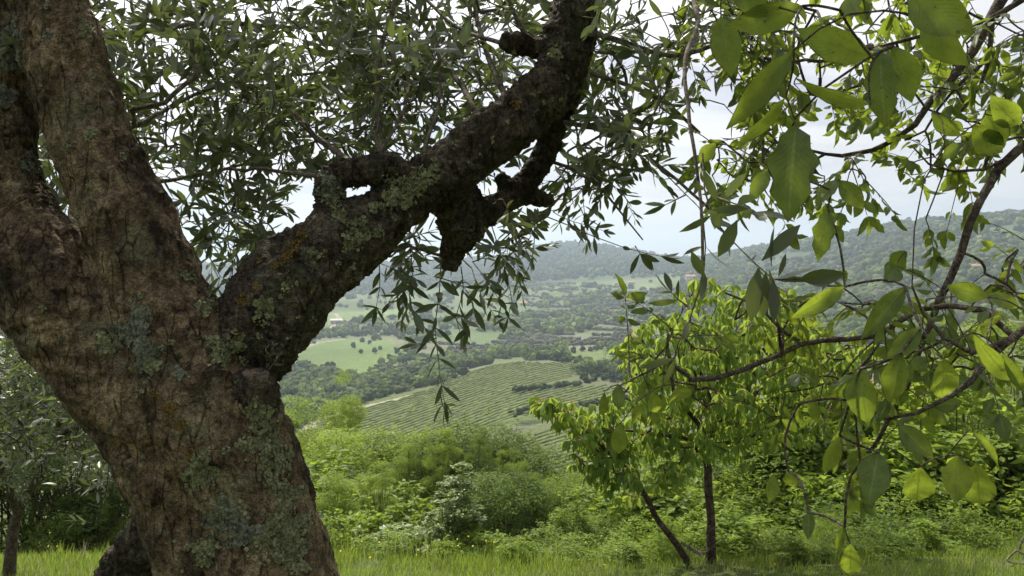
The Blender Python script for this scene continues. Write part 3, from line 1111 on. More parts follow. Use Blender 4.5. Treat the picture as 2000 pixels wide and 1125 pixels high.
def vine_rows(poly, pa, pb, spacing, label, group, h=0.85, ymin=80):
    A, B = ground_at(*pa, ymin), ground_at(*pb, ymin)
    t = (B - A)[:2]
    t /= np.linalg.norm(t)
    nrm = np.array([-t[1], t[0]])
    corners = np.array([ground_at(x, y, ymin)[:2] for x, y in poly])
    us, ws = corners @ t, corners @ nrm
    r = np.random.default_rng(int(spacing * 100))
    step = 1.4
    cnt = 0
    for w in np.arange(ws.min() + 1, ws.max(), spacing):
        u = np.arange(us.min(), us.max(), step)
        p = u[:, None] * t + w * nrm
        z = terrain(p[:, 0], p[:, 1])
        V = np.column_stack([p, z])
        px, py, _ = project(V)
        ins = in_poly(px, py, poly)
        if ins.sum() < 6:
            continue
        idx = np.nonzero(ins)[0]
        runs = np.split(idx, np.nonzero(np.diff(idx) > 1)[0] + 1)
        runs = sorted([q for q in runs if len(q) > 5], key=len)[-1:]
        if not runs:
            continue
        T, PT = [], []
        Vs, Fs, Cs, n = [], [], [], 0
        posts = []
        for q in runs:
            c = V[q]
            m = len(c)
            wdt = 0.36 + 0.10 * r.random(m)
            hh = h * (0.85 + 0.2 * r.random(m)) * np.where(vnoise(c / np.array([5.0, 5.0, 50.0]) + w, 5) < -0.6, 0.4, 1.0)
            lo = 0.55
            prof = [(-0.5, lo), (-1, 0.75), (-0.55, 1.0), (0.5, 1.0), (1, 0.8), (0.5, lo)]
            rings = []
            for a_, k in prof:
                q3 = c.copy()
                q3[:, :2] += nrm * (wdt * a_)[:, None] + r.normal(0, 0.025, (m, 2))
                q3[:, 2] += hh * k + r.normal(0, 0.03, m)
                rings.append(q3)
            W = np.stack(rings, 1).reshape(-1, 3)
            s = 6
            i0 = np.arange(m - 1)[:, None] * s
            j = np.arange(s)[None]
            F = np.stack([i0 + j, i0 + (j + 1) % s, i0 + s + (j + 1) % s, i0 + s + j], -1).reshape(-1, 4) + n
            Vs.append(W)
            Fs.append(F)
            col = np.array([0.14, 0.175, 0.055]) * (0.75 + 0.6 * r.random(m))[:, None]
            Cs.append(np.repeat(col, s, 0))
            n += len(W)
            posts += [c[k] for k in range(0, m, 5)] + [c[-1]]
        me = mesh_np('vine_row', np.concatenate(Vs), np.concatenate(Fs), smooth=False, attrs={'land': np.concatenate(Cs)})
        o = put('vine_row', me, M['vine'])
        o['label'], o['category'], o['group'] = label.format(ORD[min(cnt, 39)]), 'vine row', group
        cnt += 1
        TB = Tubes()
        for c in posts:
            TB.add([c, c + np.array([0, 0, h * 1.25])], 0.045, 4)
        po = put('posts', TB.mesh('posts'), M['post'], o)
        po['kind'] = 'stuff'


vine_rows(VINE_UP, (860, 800), (1120, 722), 2.7, '{} vine row up the wide sloping vineyard, counted from its lower edge', 'vine rows of the wide vineyard', ymin=150)
vine_rows(VINE_LOW, (1010, 905), (1130, 868), 2.5, '{} vine row up the smaller nearer vineyard, counted from its lower edge', 'vine rows of the nearer vineyard', ymin=80)


# ------------------------------------------------------------------ farmhouses
def box(bm, x0, x1, y0, y1, z0, z1):
    vs = [bm.verts.new(c) for c in ((x0, y0, z0), (x1, y0, z0), (x1, y1, z0), (x0, y1, z0), (x0, y0, z1), (x1, y0, z1), (x1, y1, z1), (x0, y1, z1))]
    for f in ((0, 3, 2, 1), (4, 5, 6, 7), (0, 1, 5, 4), (1, 2, 6, 5), (2, 3, 7, 6), (3, 0, 4, 7)):
        bm.faces.new([vs[k] for k in f])


def farmhouse(px, py, w, h, d, label, rz=0.1, roof_mat='roof'):
    g = ground_at(px, py, 300)
    t = thing('farmhouse', g, label, 'house')
    t.rotation_euler = (0, 0, rz)

    def part(nm, fn, m, parent=t):
        bm = bmesh.new()
        fn(bm)
        me = bpy.data.meshes.new(nm)
        bm.to_mesh(me)
        bm.free()
        me.materials.append(m)
        o = bpy.data.objects.new(nm, me)
        COL.objects.link(o)
        o.parent = parent
        return o
    part('wall', lambda b: box(b, -w / 2, w / 2, 0, d, -1, h), M['plaster'])

    def roof(b):
        e = 0.4
        rh = d * 0.22
        v = [b.verts.new(c) for c in ((-w / 2 - e, -e, h + 0.01), (w / 2 + e, -e, h + 0.01), (w / 2 + e, d + e, h + 0.01), (-w / 2 - e, d + e, h + 0.01), (-w / 2 - e, d / 2, h + rh), (w / 2 + e, d / 2, h + rh))]
        for f in ((0, 1, 5, 4), (2, 3, 4, 5), (0, 4, 3), (1, 2, 5), (0, 3, 2, 1)):
            b.faces.new([v[k] for k in f])
    r = part('roof', roof, M[roof_mat])
    part('chimney', lambda b: box(b, w * 0.2, w * 0.2 + 0.7, d * 0.5, d * 0.5 + 0.7, h + 0.3, h + d * 0.22 + 1.0), M['plaster'], r)
    n = max(2, int(w / 3.2))
    for k in range(n):
        x = -w / 2 + (k + 0.5) * w / n
        for z in ((0.9,) if h < 4 else (0.9, 3.7)):
            if k == n // 2 and z < 1:
                part('door', lambda b: box(b, x - 0.5, x + 0.5, -0.06, 0.1, -0.2, 2.0), M['bark_shrub'])
            else:
                part('window', lambda b: box(b, x - 0.45, x + 0.45, -0.06, 0.1, z, z + 1.3), M['glass'])


farmhouse(1352, 549, 15, 6.0, 9, 'cream farmhouse with a red roof on the saddle under the ridge', 0.15)
farmhouse(1233, 556, 8, 3.4, 6, 'small pale farm building on the terraces below the far ridge', -0.2)
farmhouse(657, 633, 10, 3.4, 6, 'low pale building in the bright field across the valley', 0.3, 'plaster')
farmhouse(1022, 597, 9, 3.4, 6, 'low house with pink red roof in the middle of the valley', 0.0)
farmhouse(1905, 528, 9, 3.6, 6, 'pale hut half hidden in the wooded hillside', -0.1)


# ================================================================== near plants
def leaf_template(profile, across=3, fold=0.25, curl=0.12, wave=0.0, notch=None, twist=0.0):
    """unit leaf along +Y; profile = list of (position along, half width); fold lifts the edges, curl droops the tip"""
    V, UV = [], []
    xs = np.linspace(-1, 1, across)
    for k, (y, w) in enumerate(profile):
        for x in xs:
            ww = w
            if notch is not None and abs(x) > 0.9:
                ww = w * (1 - notch[k % len(notch)])
            a = twist * y
            X = x * ww
            z = (0.4 * abs(X) + 0.6 * x * x * w) * fold - curl * y * y + wave * math.sin(y * 15 + x * 2) * abs(x)
            V.append((X * math.cos(a), y, z + X * math.sin(a)))
            UV.append((0.5 + 0.5 * x, y))
    F = []
    for k in range(len(profile) - 1):
        for j in range(across - 1):
            a = k * across + j
            F.append((a, a + 1, a + across + 1, a + across))
    return np.array(V), np.array(F), np.array(UV)


P_OLIVE = [(0.0, 0.012), (0.08, 0.03), (0.3, 0.10), (0.55, 0.122), (0.78, 0.088), (0.93, 0.03), (1.0, 0.004)]
P_OVAL = [(0.0, 0.006), (0.05, 0.055), (0.15, 0.125), (0.3, 0.205), (0.45, 0.24), (0.6, 0.23), (0.75, 0.175), (0.88, 0.095), (0.96, 0.03), (1.0, 0.004)]
P_LONG = [(0.0, 0.006), (0.06, 0.04), (0.2, 0.12), (0.38, 0.175), (0.58, 0.18), (0.76, 0.13), (0.9, 0.06), (1.0, 0.004)]
T_OLIVE = [leaf_template(P_OLIVE, 3, 0.3, 0.10), leaf_template(P_OLIVE, 3, 0.15, 0.25), leaf_template([(y, w * 1.3) for y, w in P_OLIVE], 3, 0.35, 0.02), leaf_template(P_OLIVE, 3, 0.5, -0.1, twist=0.5)]
T_WALNUT = [leaf_template(P_OVAL, 7, 0.35, 0.16, 0.022), leaf_template(P_OVAL, 7, 0.15, 0.34, 0.028, twist=-0.3), leaf_template(P_LONG, 5, 0.45, 0.28, 0.02, twist=0.25),
            leaf_template(P_OVAL, 7, 0.3, 0.3, 0.03, notch=[0.02, 0.1, 0.0, 0.32, 0.08, 0.38, 0.05, 0.2]), leaf_template([(y, w * 1.12) for y, w in P_OVAL], 7, 0.3, 0.1, 0.026, twist=0.5)]
P_CH = [(0.0, 0.006), (0.12, 0.10), (0.35, 0.21), (0.6, 0.20), (0.85, 0.09), (1.0, 0.004)]
T_CHERRY = [leaf_template(P_CH, 3, 0.5, 0.25), leaf_template(P_CH, 3, 0.3, 0.45), leaf_template(P_CH, 3, 0.7, 0.15)]


class Leaves:
    def __init__(self):
        self.pos, self.dir, self.nrm, self.len, self.wid, self.var, self.tag = [], [], [], [], [], [], []

    def add(self, pos, d, n, length, wid=1.0, var=0, tag=0):
        self.pos.append(np.asarray(pos, float))
        self.dir.append(np.asarray(d, float))
        self.nrm.append(np.asarray(n, float))
        self.len.append(length)
        self.wid.append(wid)
        self.var.append(var)
        self.tag.append(tag)

    def frames(self):
        D = np.array(self.dir)
        D /= np.linalg.norm(D, axis=1, keepdims=True) + 1e-9
        N = np.array(self.nrm)
        N = N - D * np.sum(N * D, 1, keepdims=True)
        bad = np.linalg.norm(N, axis=1) < 1e-4
        N[bad] = np.cross(D[bad], np.array([0.3, 0.5, 0.81]))
        N /= np.linalg.norm(N, axis=1, keepdims=True) + 1e-9
        X = np.cross(D, N)
        return X, D, N

    def emit(self, root, templates, mat, part='leaf', mass='leaves', n_obj=300, label=None):
        if not self.pos:
            return
        X, D, N = self.frames()
        pos, L, W, var = np.array(self.pos), np.array(self.len), np.array(self.wid), np.array(self.var) % len(templates)
        a, b, dz = project(pos + D * L[:, None] * 0.5)
        facing = np.abs(np.sum(N * (CAMP - pos) / np.linalg.norm(CAMP - pos, axis=1, keepdims=True), 1)) * 0.8 + 0.2
        size = np.where((dz > 0.2) & (a > -10) & (a < 2010) & (b > -10) & (b < 1135), L * np.sqrt(facing) / dz, 0)
        order = np.argsort(-size)
        single = order[:n_obj]
        single = single[size[single] > 0]
        mask = np.ones(len(pos), bool)
        mask[single] = False
        me_t = []
        for V, F, UV in templates:
            me = mesh_np(part, V, F, uv=UV)
            me.materials.append(mat)
            me_t.append(me)
        r0 = root_loc(root)
        for i in single:
            o = bpy.data.objects.new(part, me_t[var[i]])
            COL.objects.link(o)
            o.parent = root
            m = Matrix((
                (X[i, 0] * L[i] * W[i], D[i, 0] * L[i], N[i, 0] * L[i], pos[i, 0] - r0[0]),
                (X[i, 1] * L[i] * W[i], D[i, 1] * L[i], N[i, 1] * L[i], pos[i, 1] - r0[1]),
                (X[i, 2] * L[i] * W[i], D[i, 2] * L[i], N[i, 2] * L[i], pos[i, 2] - r0[2]),
                (0, 0, 0, 1)))
            o.matrix_basis = m
            if label:
                o['label'] = label
        if mask.any():
            Vs, Fs, Ts, UVs, n = [], [], [], [], 0
            for k, (V, F, UV) in enumerate(templates):
                s = np.nonzero(mask & (var == k))[0]
                if not len(s):
                    continue
                W3 = (pos[s, None, :] + L[s, None, None] * (V[None, :, 0:1] * W[s, None, None] * X[s, None, :] + V[None, :, 1:2] * D[s, None, :] + V[None, :, 2:3] * N[s, None, :]))
                Vs.append(W3.reshape(-1, 3))
                Fs.append((F[None] + (np.arange(len(s)) * len(V))[:, None, None] + n).reshape(-1, 4))
                Ts.append(np.repeat(RNG.random(len(s)), len(V)))
                UVs.append(np.tile(UV, (len(s), 1)))
                n += len(s) * len(V)
            me = mesh_np(mass, np.concatenate(Vs), np.concatenate(Fs), attrs={'tint': np.concatenate(Ts)}, uv=np.concatenate(UVs))
            o = put(mass, me, mat, root)
            o['kind'] = 'stuff'


def unit(v):
    v = np.asarray(v, float)
    return v / (np.linalg.norm(v) + 1e-9)


def rvec(s=1.0):
    return RNG.normal(0, s, 3)


class Skeleton:
    """joins scattered twig bases to hand-laid branches the way a tree would: each to its nearest wood"""
    def __init__(self):
        self.nodes, self.par, self.cnt = [], [], []

    def seed(self, path):
        path = np.asarray(path)[:, :3]
        for p in path:
            self.nodes.append(np.array(p))
            self.par.append(-1)
            self.cnt.append(0)

    def grow(self, targets, sag=0.06, maxd=9.0, base=0.0012, k=0.0009, tubes=None, seg=5, step=4, cap=0.012):
        T = np.array(targets)
        N0 = np.array(self.nodes)
        D = np.linalg.norm(T[:, None] - N0[None], axis=2)
        best, bd = D.argmin(1), D.min(1)
        done = np.zeros(len(T), bool)
        edges = []
        for _ in range(len(T)):
            i = int(np.where(done, 1e9, bd).argmin())
            done[i] = True
            if bd[i] > maxd:
                break
            a, b = self.nodes[best[i]], T[i]
            par = int(best[i])
            L = np.linalg.norm(b - a)
            bow = rvec(0.09) * L + np.array([0, 0, sag * L])
            pts, prev = [a], par
            new = []
            for t in np.linspace(0, 1, step + 1)[1:]:
                p = a * (1 - t) + b * t + bow * math.sin(t * math.pi) * 0.8
                self.nodes.append(p)
                self.par.append(prev)
                self.cnt.append(0)
                prev = len(self.nodes) - 1
                new.append(prev)
                pts.append(p)
            edges.append((par, new))
            NN = np.array([self.nodes[q] for q in new])
            d2 = np.linalg.norm(T[:, None] - NN[None], axis=2)
            j = d2.argmin(1)
            m = d2.min(1)
            up = m < bd
            best = np.where(up, np.array(new)[j], best)
            bd = np.where(up, m, bd)
            q = prev
            while q >= 0:
                self.cnt[q] += 1
                q = self.par[q]
        for par, new in edges:
            ids = [par] + new
            pts = np.array([self.nodes[q] for q in ids])
            rad = np.array([min(cap, base + k * math.sqrt(max(1, self.cnt[q] if q != par else self.cnt[new[0]]))) for q in ids])
            tubes.add(pts, rad, seg)
        return T[done]


# ------------------------------------------------------------------ the olive tree in front
def px_path(pts, d=None):
    """[(px, py, d, r_px)] -> world points with radius"""
    out = []
    for p in pts:
        w = P(p[0], p[1], p[2])
        out.append([*w, pix(p[3], p[2])])
    return np.array(out)


TRUNK_PATHS = [
    [(-45, -260, 2.15, 58), (-28, -80, 2.12, 60), (-20, 60, 2.1, 64), (-16, 200, 2.08, 68), (-10, 330, 2.06, 78), (20, 430, 2.04, 88), (80, 520, 2.02, 100),
     (150, 620, 2.0, 108), (225, 720, 2.0, 106), (300, 830, 2.0, 104), (360, 950, 2.0, 102), (402, 1060, 2.0, 100), (428, 1160, 2.0, 102), (440, 1400, 1.98, 120), (440, 1700, 1.96, 150), (430, 1900, 1.95, 200)],
    [(50, -330, 2.05, 62), (82, -120, 2.05, 66), (104, 20, 2.04, 70), (138, 150, 2.03, 74), (178, 270, 2.02, 76), (222, 380, 2.01, 80), (268, 480, 2.0, 86),
     (318, 590, 1.99, 90), (362, 690, 1.98, 100), (404, 790, 1.98, 118), (452, 890, 1.98, 122), (496, 1000, 1.98, 116), (530, 1110, 1.98, 112), (552, 1220, 1.98, 118), (560, 1450, 1.97, 140), (560, 1700, 1.95, 180), (560, 1900, 1.95, 230)],
    [(300, 520, 2.10, 60), (300, 650, 2.08, 110), (330, 800, 2.06, 120), (410, 950, 2.06, 120), (460, 1100, 2.05, 125), (480, 1400, 2.05, 160), (480, 1900, 2.05, 260)],
]
LIMB_PATHS = [
    [(400, 760, 2.02, 70), (455, 705, 2.03, 88), (500, 650, 2.05, 92), (548, 590, 2.07, 92), (604, 525, 2.10, 80), (668, 472, 2.13, 73), (735, 430, 2.15, 53), (800, 383, 2.18, 47),
     (872, 330, 2.2, 45), (945, 281, 2.22, 46), (1012, 233, 2.24, 46), (1068, 180, 2.26, 45), (1102, 118, 2.28, 43), (1118, 50, 2.3, 42), (1130, -40, 2.33, 47), (1150, -160, 2.38, 42), (1160, -320, 2.45, 34)],
    [(650, 440, 2.12, 42), (640, 392, 2.11, 30), (646, 356, 2.11, 25), (676, 336, 2.12, 23), (720, 332, 2.13, 22), (765, 335, 2.14, 22), (800, 346, 2.16, 24), (845, 360, 2.18, 28)],
    [(880, 360, 2.32, 36), (900, 405, 2.36, 50), (904, 442, 2.38, 44), (886, 480, 2.4, 20), (880, 512, 2.4, 16), (878, 528, 2.4, 13)],
    [(900, 420, 2.38, 34), (950, 415, 2.42, 26), (1000, 385, 2.45, 23), (1040, 345, 2.48, 21), (1062, 300, 2.5, 19), (1085, 240, 2.5, 18), (1110, 180, 2.46, 18), (1120, 120, 2.4, 18)],
    [(1020, 375, 2.46, 20), (1055, 388, 2.47, 17), (1080, 388, 2.47, 11)],
    [(1000, 380, 2.45, 18), (985, 355, 2.46, 14), (975, 345, 2.46, 9)],
    [(985, 80, 2.25, 10), (1010, 84, 2.26, 15), (1050, 92, 2.28, 19), (1095, 100, 2.28, 27)],
    [(215, 1240, 2.35, 70), (240, 1140, 2.34, 52), (268, 1085, 2.32, 44), (300, 1040, 2.25, 42), (345, 1000, 2.15, 44)],
]
STUB_PATH = [(410, 830, 1.99, 48), (448, 806, 1.96, 52), (480, 786, 1.93, 50), (496, 764, 1.91, 44), (500, 738, 1.90, 38)]

SK = []                                                    # (points, radii, kind)
for kind, paths in (('trunk', TRUNK_PATHS), ('limb', LIMB_PATHS), ('stub', [STUB_PATH])):
    for p in paths:
        SK.append((resample(px_path(p), 0.03), kind))


def build_olive_wood(root):
    TB = Tubes()
    for k, (p, kind) in enumerate(SK):
        TB.add(p[:, :3], p[:, 3], 20, caps=True, wobble=0.07 if kind == 'trunk' else 0.09, seed=k)
    V = np.concatenate(TB.V)
    F = [tuple(f) for f in np.concatenate(TB.F)] + [tuple(c) for c in TB.caps]
    me = bpy.data.meshes.new('wood')
    me.from_pydata(V.tolist(), [], F)
    o = bpy.data.objects.new('wood_source', me)
    COL.objects.link(o)
    md = o.modifiers.new('r', 'REMESH')
    md.mode = 'VOXEL'
    md.voxel_size = 0.0058
    ms = o.modifiers.new('s', 'SMOOTH')
    ms.factor, ms.iterations = 0.6, 7
    dg = bpy.context.evaluated_depsgraph_get()
    ev = o.evaluated_get(dg)
    m2 = ev.to_mesh()
    nv = len(m2.vertices)
    V = np.empty(nv * 3)
    m2.vertices.foreach_get('co', V)
    V = V.reshape(-1, 3)
    Nn = np.empty(nv * 3)
    m2.vertices.foreach_get('normal', Nn)
    Nn = Nn.reshape(-1, 3)
    nf = len(m2.polygons)
    lt = np.empty(nf, dtype=np.int32)
    m2.polygons.foreach_get('loop_total', lt)
    li = np.empty(len(m2.loops), dtype=np.int32)
    m2.loops.foreach_get('vertex_index', li)
    st = np.concatenate([[0], np.cumsum(lt)[:-1]])
    Fq = li[(st[lt == 4][:, None] + np.arange(4))]
    Ft = li[(st[lt == 3][:, None] + np.arange(3))]
    ev.to_mesh_clear()
    bpy.data.objects.remove(o)
    bpy.data.meshes.remove(me)
    # nearest skeleton piece, with its direction
    pts = np.concatenate([p[:, :3] for p, _ in SK])
    tan = np.concatenate([np.gradient(p[:, :3], axis=0) for p, _ in SK])
    tan /= np.linalg.norm(tan, axis=1, keepdims=True)
    rad = np.concatenate([p[:, 3] for p, _ in SK])
    kd = np.concatenate([np.full(len(p), {'trunk': 0, 'limb': 1, 'stub': 2}[k]) for p, k in SK])
    T = np.empty_like(V)
    kind = np.empty(nv, int)
    for a in range(0, nv, 8000):
        d = np.linalg.norm(V[a:a + 8000, None] - pts[None], axis=2) / rad[None]
        w = 1 / (d + 0.05) ** 6
        kind[a:a + 8000] = kd[d.argmin(1)]
        T[a:a + 8000] = (w @ (tan * np.where(tan[:, 2:3] < 0, -1, 1))) / w.sum(1, keepdims=True)
    T /= np.linalg.norm(T, axis=1, keepdims=True) + 1e-9
    S = V - T * np.sum(V * T, 1, keepdims=True) * 0.78         # bark coordinates, drawn out along the wood
    rough = np.where(kind == 1, 1.0, 0.0)
    low = fbm(V / 0.13, 2, 1)
    mid = fbm(V / 0.05, 3, 2)
    ridg = 1 - np.abs(fbm(S / 0.022, 3, 3)) * 2.4
    knob = np.maximum(0, vnoise(V / 0.045, 9) - 0.25)
    cell = 1 - np.abs(fbm(V / 0.028, 2, 17)) * 2.2
    groove = np.minimum(0, fbm(S / 0.07, 3, 12) + 0.25)
    disp = 0.013 * low + 0.009 * mid + 0.012 * knob + 0.034 * groove
    disp = disp + np.where(rough > 0, 0.0075 * ridg + 0.0055 * cell + 0.002 * mid - 0.006 * knob, 0.0062 * (1 - np.abs(fbm(S / 0.034, 3, 33)) * 2.6) + 0.002 * cell)
    V = V + Nn * disp[:, None]
    fk = (kind[Fq].sum(1) >= 2) if len(Fq) else np.zeros(0)
    objs = {}
    for nm, sel_q, sel_t, mat in (
            ('trunk', (kind[Fq] == 0).sum(1) >= 2, (kind[Ft] == 0).sum(1) >= 2 if len(Ft) else None, M['bark_trunk']),
            ('limb', (kind[Fq] == 0).sum(1) < 2, (kind[Ft] == 0).sum(1) < 2 if len(Ft) else None, M['bark_limb'])):
        gq = Fq[sel_q]
        gs = [gq] + ([Ft[sel_t]] if sel_t is not None and sel_t.any() else [])
        used = np.unique(np.concatenate([g.ravel() for g in gs]))
        mp = np.full(nv, -1)
        mp[used] = np.arange(len(used))
        ob = put(nm, mesh_np(nm, V[used], [mp[g] for g in gs]), mat, root)
        objs[nm] = ob
    objs['limb']['label'] = 'dark rough limb with shaggy bark leaning out over the valley'
    # sawn face of the stub
    p = px_path(STUB_PATH)
    c, r = p[-1, :3], p[-1, 3]
    ax = unit(p[-1, :3] - p[-2, :3] + np.array([0, 0, 0.02]))
    x = unit(np.cross(ax, [0, 1, 0.2]))
    y = np.cross(ax, x)
    vs, fs = [c + ax * (r * 0.3)], []
    nseg = 22
    for ring, (rr, hh) in enumerate(((0.25, 0.3), (0.5, 0.34), (0.66, 0.22), (0.68, -0.1))):
        for k in range(nseg):
            a = k * 2 * math.pi / nseg
            w = 1 + 0.07 * math.sin(3 * a + 1) + 0.05 * math.sin(7 * a)
            vs.append(c + ax * (r * (hh + 0.05 * math.sin(5 * a + ring))) + (x * math.cos(a) + y * math.sin(a)) * r * rr * w)
    tri = [(0, 1 + k, 1 + (k + 1) % nseg) for k in range(nseg)]
    quad = [(1 + q * nseg + k, 1 + (q + 1) * nseg + k, 1 + (q + 1) * nseg + (k + 1) % nseg, 1 + q * nseg + (k + 1) % nseg) for q in range(3) for k in range(nseg)]
    ob = put('cut_face', mesh_np('cut_face', np.array(vs), [np.array(quad), np.array(tri)], smooth=False), M['cut_wood'], root)
    ob['label'] = 'pinkish sawn face of the stub in the fork'
    tri_all = [Fq[:, [0, 1, 2]], Fq[:, [0, 2, 3]]] + ([Ft] if len(Ft) else [])
    return BVHTree.FromPolygons(V.tolist(), np.concatenate(tri_all).tolist())


def lichen_patches(root, bvh):
    def lobe_template():
        V = [(0, 0, 0.12)]
        k = 9
        for i in range(k):
            a = i * 2 * math.pi / k
            r = 1.0 if i % 2 else 0.74
            V.append((r * math.cos(a), r * math.sin(a), 0.30 if i % 2 else 0.1))
        F = [(0, 1 + i, 1 + (i + 1) % k) for i in range(k)]
        return np.array(V), np.array(F)
    LV, LF = lobe_template()
    spec = [
        ('lichen_grey', [(22, 70, 22), (28, 120, 20), (14, 190, 18), (265, 648, 30), (288, 690, 24), (440, 1010, 30), (470, 1040, 28), (352, 730, 10), (60, 320, 18), (480, 560, 0), (645, 368, 24), (275, 610, 16)]),
        ('lichen', [(435, 682, 28), (462, 668, 14), (212, 672, 18), (298, 715, 14), (400, 600, 15), (412, 572, 10), (395, 915, 28), (384, 930, 20), (520, 862, 30), (535, 905, 30), (505, 810, 26), (560, 968, 26),
                    (545, 1040, 36), (570, 1085, 30), (400, 1075, 24), (445, 990, 22), (590, 1020, 18), (475, 870, 14), (175, 262, 10), (240, 305, 8), (165, 55, 12), (345, 350, 0), (372, 540, 10),
                    (790, 372, 28), (825, 350, 22), (762, 388, 16), (850, 325, 12), (700, 452, 24), (682, 476, 16), (655, 395, 14), (520, 605, 16), (508, 592, 10), (732, 405, 10), (1085, 105, 12), (1000, 118, 10), (665, 420, 12), (615, 500, 12), (700, 600, 0)]),
        ('lichen_orange', [(575, 480, 12), (560, 500, 9), (590, 458, 9), (478, 580, 9), (465, 655, 8), (330, 800, 12), (352, 830, 10), (372, 885, 9), (300, 770, 8), (1008, 205, 9), (545, 520, 8), (470, 590, 6), (500, 560, 7)]),
    ]
    rnd = np.random.default_rng(5)
    cam = Vector(CAMP)
    for _ in range(120):
        k = int(rnd.choice([0, 1, 1, 1, 2]))
        t = rnd.random()
        if rnd.random() < 0.6:
            sx, sy = rnd.uniform(60, 620), rnd.uniform(0, 1120)
        else:
            sx = 450 + 660 * t
            sy = 690 - 560 * t + rnd.normal(0, 30)
        spec[k][1].append((sx, sy, rnd.uniform(2.5, 8) if k != 2 else rnd.uniform(2, 5)))
    for mname, lst in spec:
        for (px, py, r) in lst:
            if r == 0:
                continue
            Vs, Fs, n = [], [], 0
            size = (0.0044 if r > 9 else 0.003) if mname != 'lichen_orange' else 0.0030
            count = int(r * r * (0.42 if mname != 'lichen_orange' else 0.55))
            ph = rnd.uniform(0, 6.28, 3)
            for _ in range(count):
                a = rnd.uniform(0, 6.28)
                edge = 1 + 0.3 * math.sin(3 * a + ph[0]) + 0.2 * math.sin(5 * a + ph[1]) + 0.12 * math.sin(9 * a + ph[2])
                q = math.sqrt(rnd.random()) * (1.0 if rnd.random() < 0.85 else rnd.uniform(1, 1.5))
                dx, dy = r * edge * q * math.cos(a), r * edge * q * math.sin(a)
                if q < 0.45 and vnoise(np.array([[dx / 7, dy / 7, px * 0.1]]), 7)[0] < -0.25:
                    continue
                d = (Vector(P(px + dx, py + dy, 1.0)) - cam).normalized()
                hit, nrm, _, dist = bvh.ray_cast(cam, d)
                if hit is None or dist > 2.9 or abs(hit[0]) > 3:
                    continue
                nn = unit(np.array(nrm) + rnd.normal(0, 0.28, 3))
                x = unit(np.cross(nn, rnd.normal(0, 1, 3)))
                y = np.cross(nn, x)
                s = size * rnd.uniform(0.6, 1.5) * dist / 2.0
                W = np.array(hit) + np.array(nrm) * (0.0012 + 0.002 * rnd.random()) + s * (LV[:, 0:1] * x + LV[:, 1:2] * y + LV[:, 2:3] * nn * rnd.uniform(0.3, 1.2))
                Vs.append(W)
                Fs.append(LF + n)
                n += len(LV)
            if n:
                put('lichen', mesh_np('lichen', np.concatenate(Vs), np.concatenate(Fs)), M[mname], root, kind='stuff')


def olive_twig(LV, TB, start, d, length, leaf=0.058, droop=0.35, r0=0.0014, spacing=0.021, skip=0.12):
    d = unit(d)
    n = max(4, int(length / spacing))
    step = length / n
    p = np.array(start, float)
    pts = [p.copy()]
    side = unit(np.cross(d, rvec()))
    for k in range(n):
        t = (k + 1) / n
        d = unit(d + np.array([0, 0, -droop]) * step * 4 + rvec(0.06))
        p = p + d * step
        pts.append(p.copy())
        side = unit(side - d * (side @ d))
        ax = side if k % 2 == 0 else np.cross(d, side)
        if k == 0:
            continue
        ll = leaf * (0.62 + 0.5 * math.sin(math.pi * min(1, t * 0.9 + 0.12))) * RNG.uniform(0.8, 1.2)
        for s in (-1, 1):
            if RNG.random() < skip:
                continue
            ang = RNG.uniform(0.65, 1.3) * (1 - 0.3 * t)
            ld = d * math.cos(ang) + ax * s * math.sin(ang) + rvec(0.17)
            nr = unit(d * math.sin(ang) - ax * s * math.cos(ang)) * -1 + rvec(0.45) + np.array([0, 0, 0.3])
            LV.add(p, ld, nr, ll, RNG.uniform(0.85, 1.25), int(RNG.integers(0, 4)))
    LV.add(p, d + rvec(0.1), rvec(), leaf * 0.7, 1, 0)
    TB.add(pts, np.linspace(r0, r0 * 0.5, len(pts)), 4)


def spray(LV, TB, pts, leaf=0.058, spacing=0.02, r=0.0018, skip=0.1, wid=1.0):
    """a hand-laid leafy shoot through given points"""
    p = resample(np.array([P(*q) for q in pts]), spacing)
    tan = np.gradient(p, axis=0)
    side = unit(np.cross(tan[0], rvec()))
    for k in range(1, len(p)):
        t = k / (len(p) - 1)
        d = unit(tan[k])
        side = unit(side - d * (side @ d) + rvec(0.1))
        ax = side if k % 2 == 0 else np.cross(d, side)
        for s in (-1, 1):
            if RNG.random() < skip:
                continue
            ang = RNG.uniform(0.6, 1.1)
            ld = d * math.cos(ang) + ax * s * math.sin(ang) + rvec(0.13)
            LV.add(p[k], ld, rvec() + np.array([0, -0.3, 0.6]), leaf * RNG.uniform(0.7, 1.15), wid * RNG.uniform(0.85, 1.2), int(RNG.integers(0, 4)))
    LV.add(p[-1], tan[-1], rvec(), leaf * 0.9, wid, 0)
    TB.add(p, np.linspace(r, r * 0.45, len(p)), 5)
    return p


olive = thing('olive_tree', (P(480, 1890, 2.0)[0], P(480, 1890, 2.0)[1], terrain(*P(480, 1890, 2.0)[:2])[0]),
              'old forked olive tree with thick lichen covered trunk and one limb reaching over the valley', 'olive tree')
BVH = build_olive_wood(olive)
lichen_patches(olive, BVH)


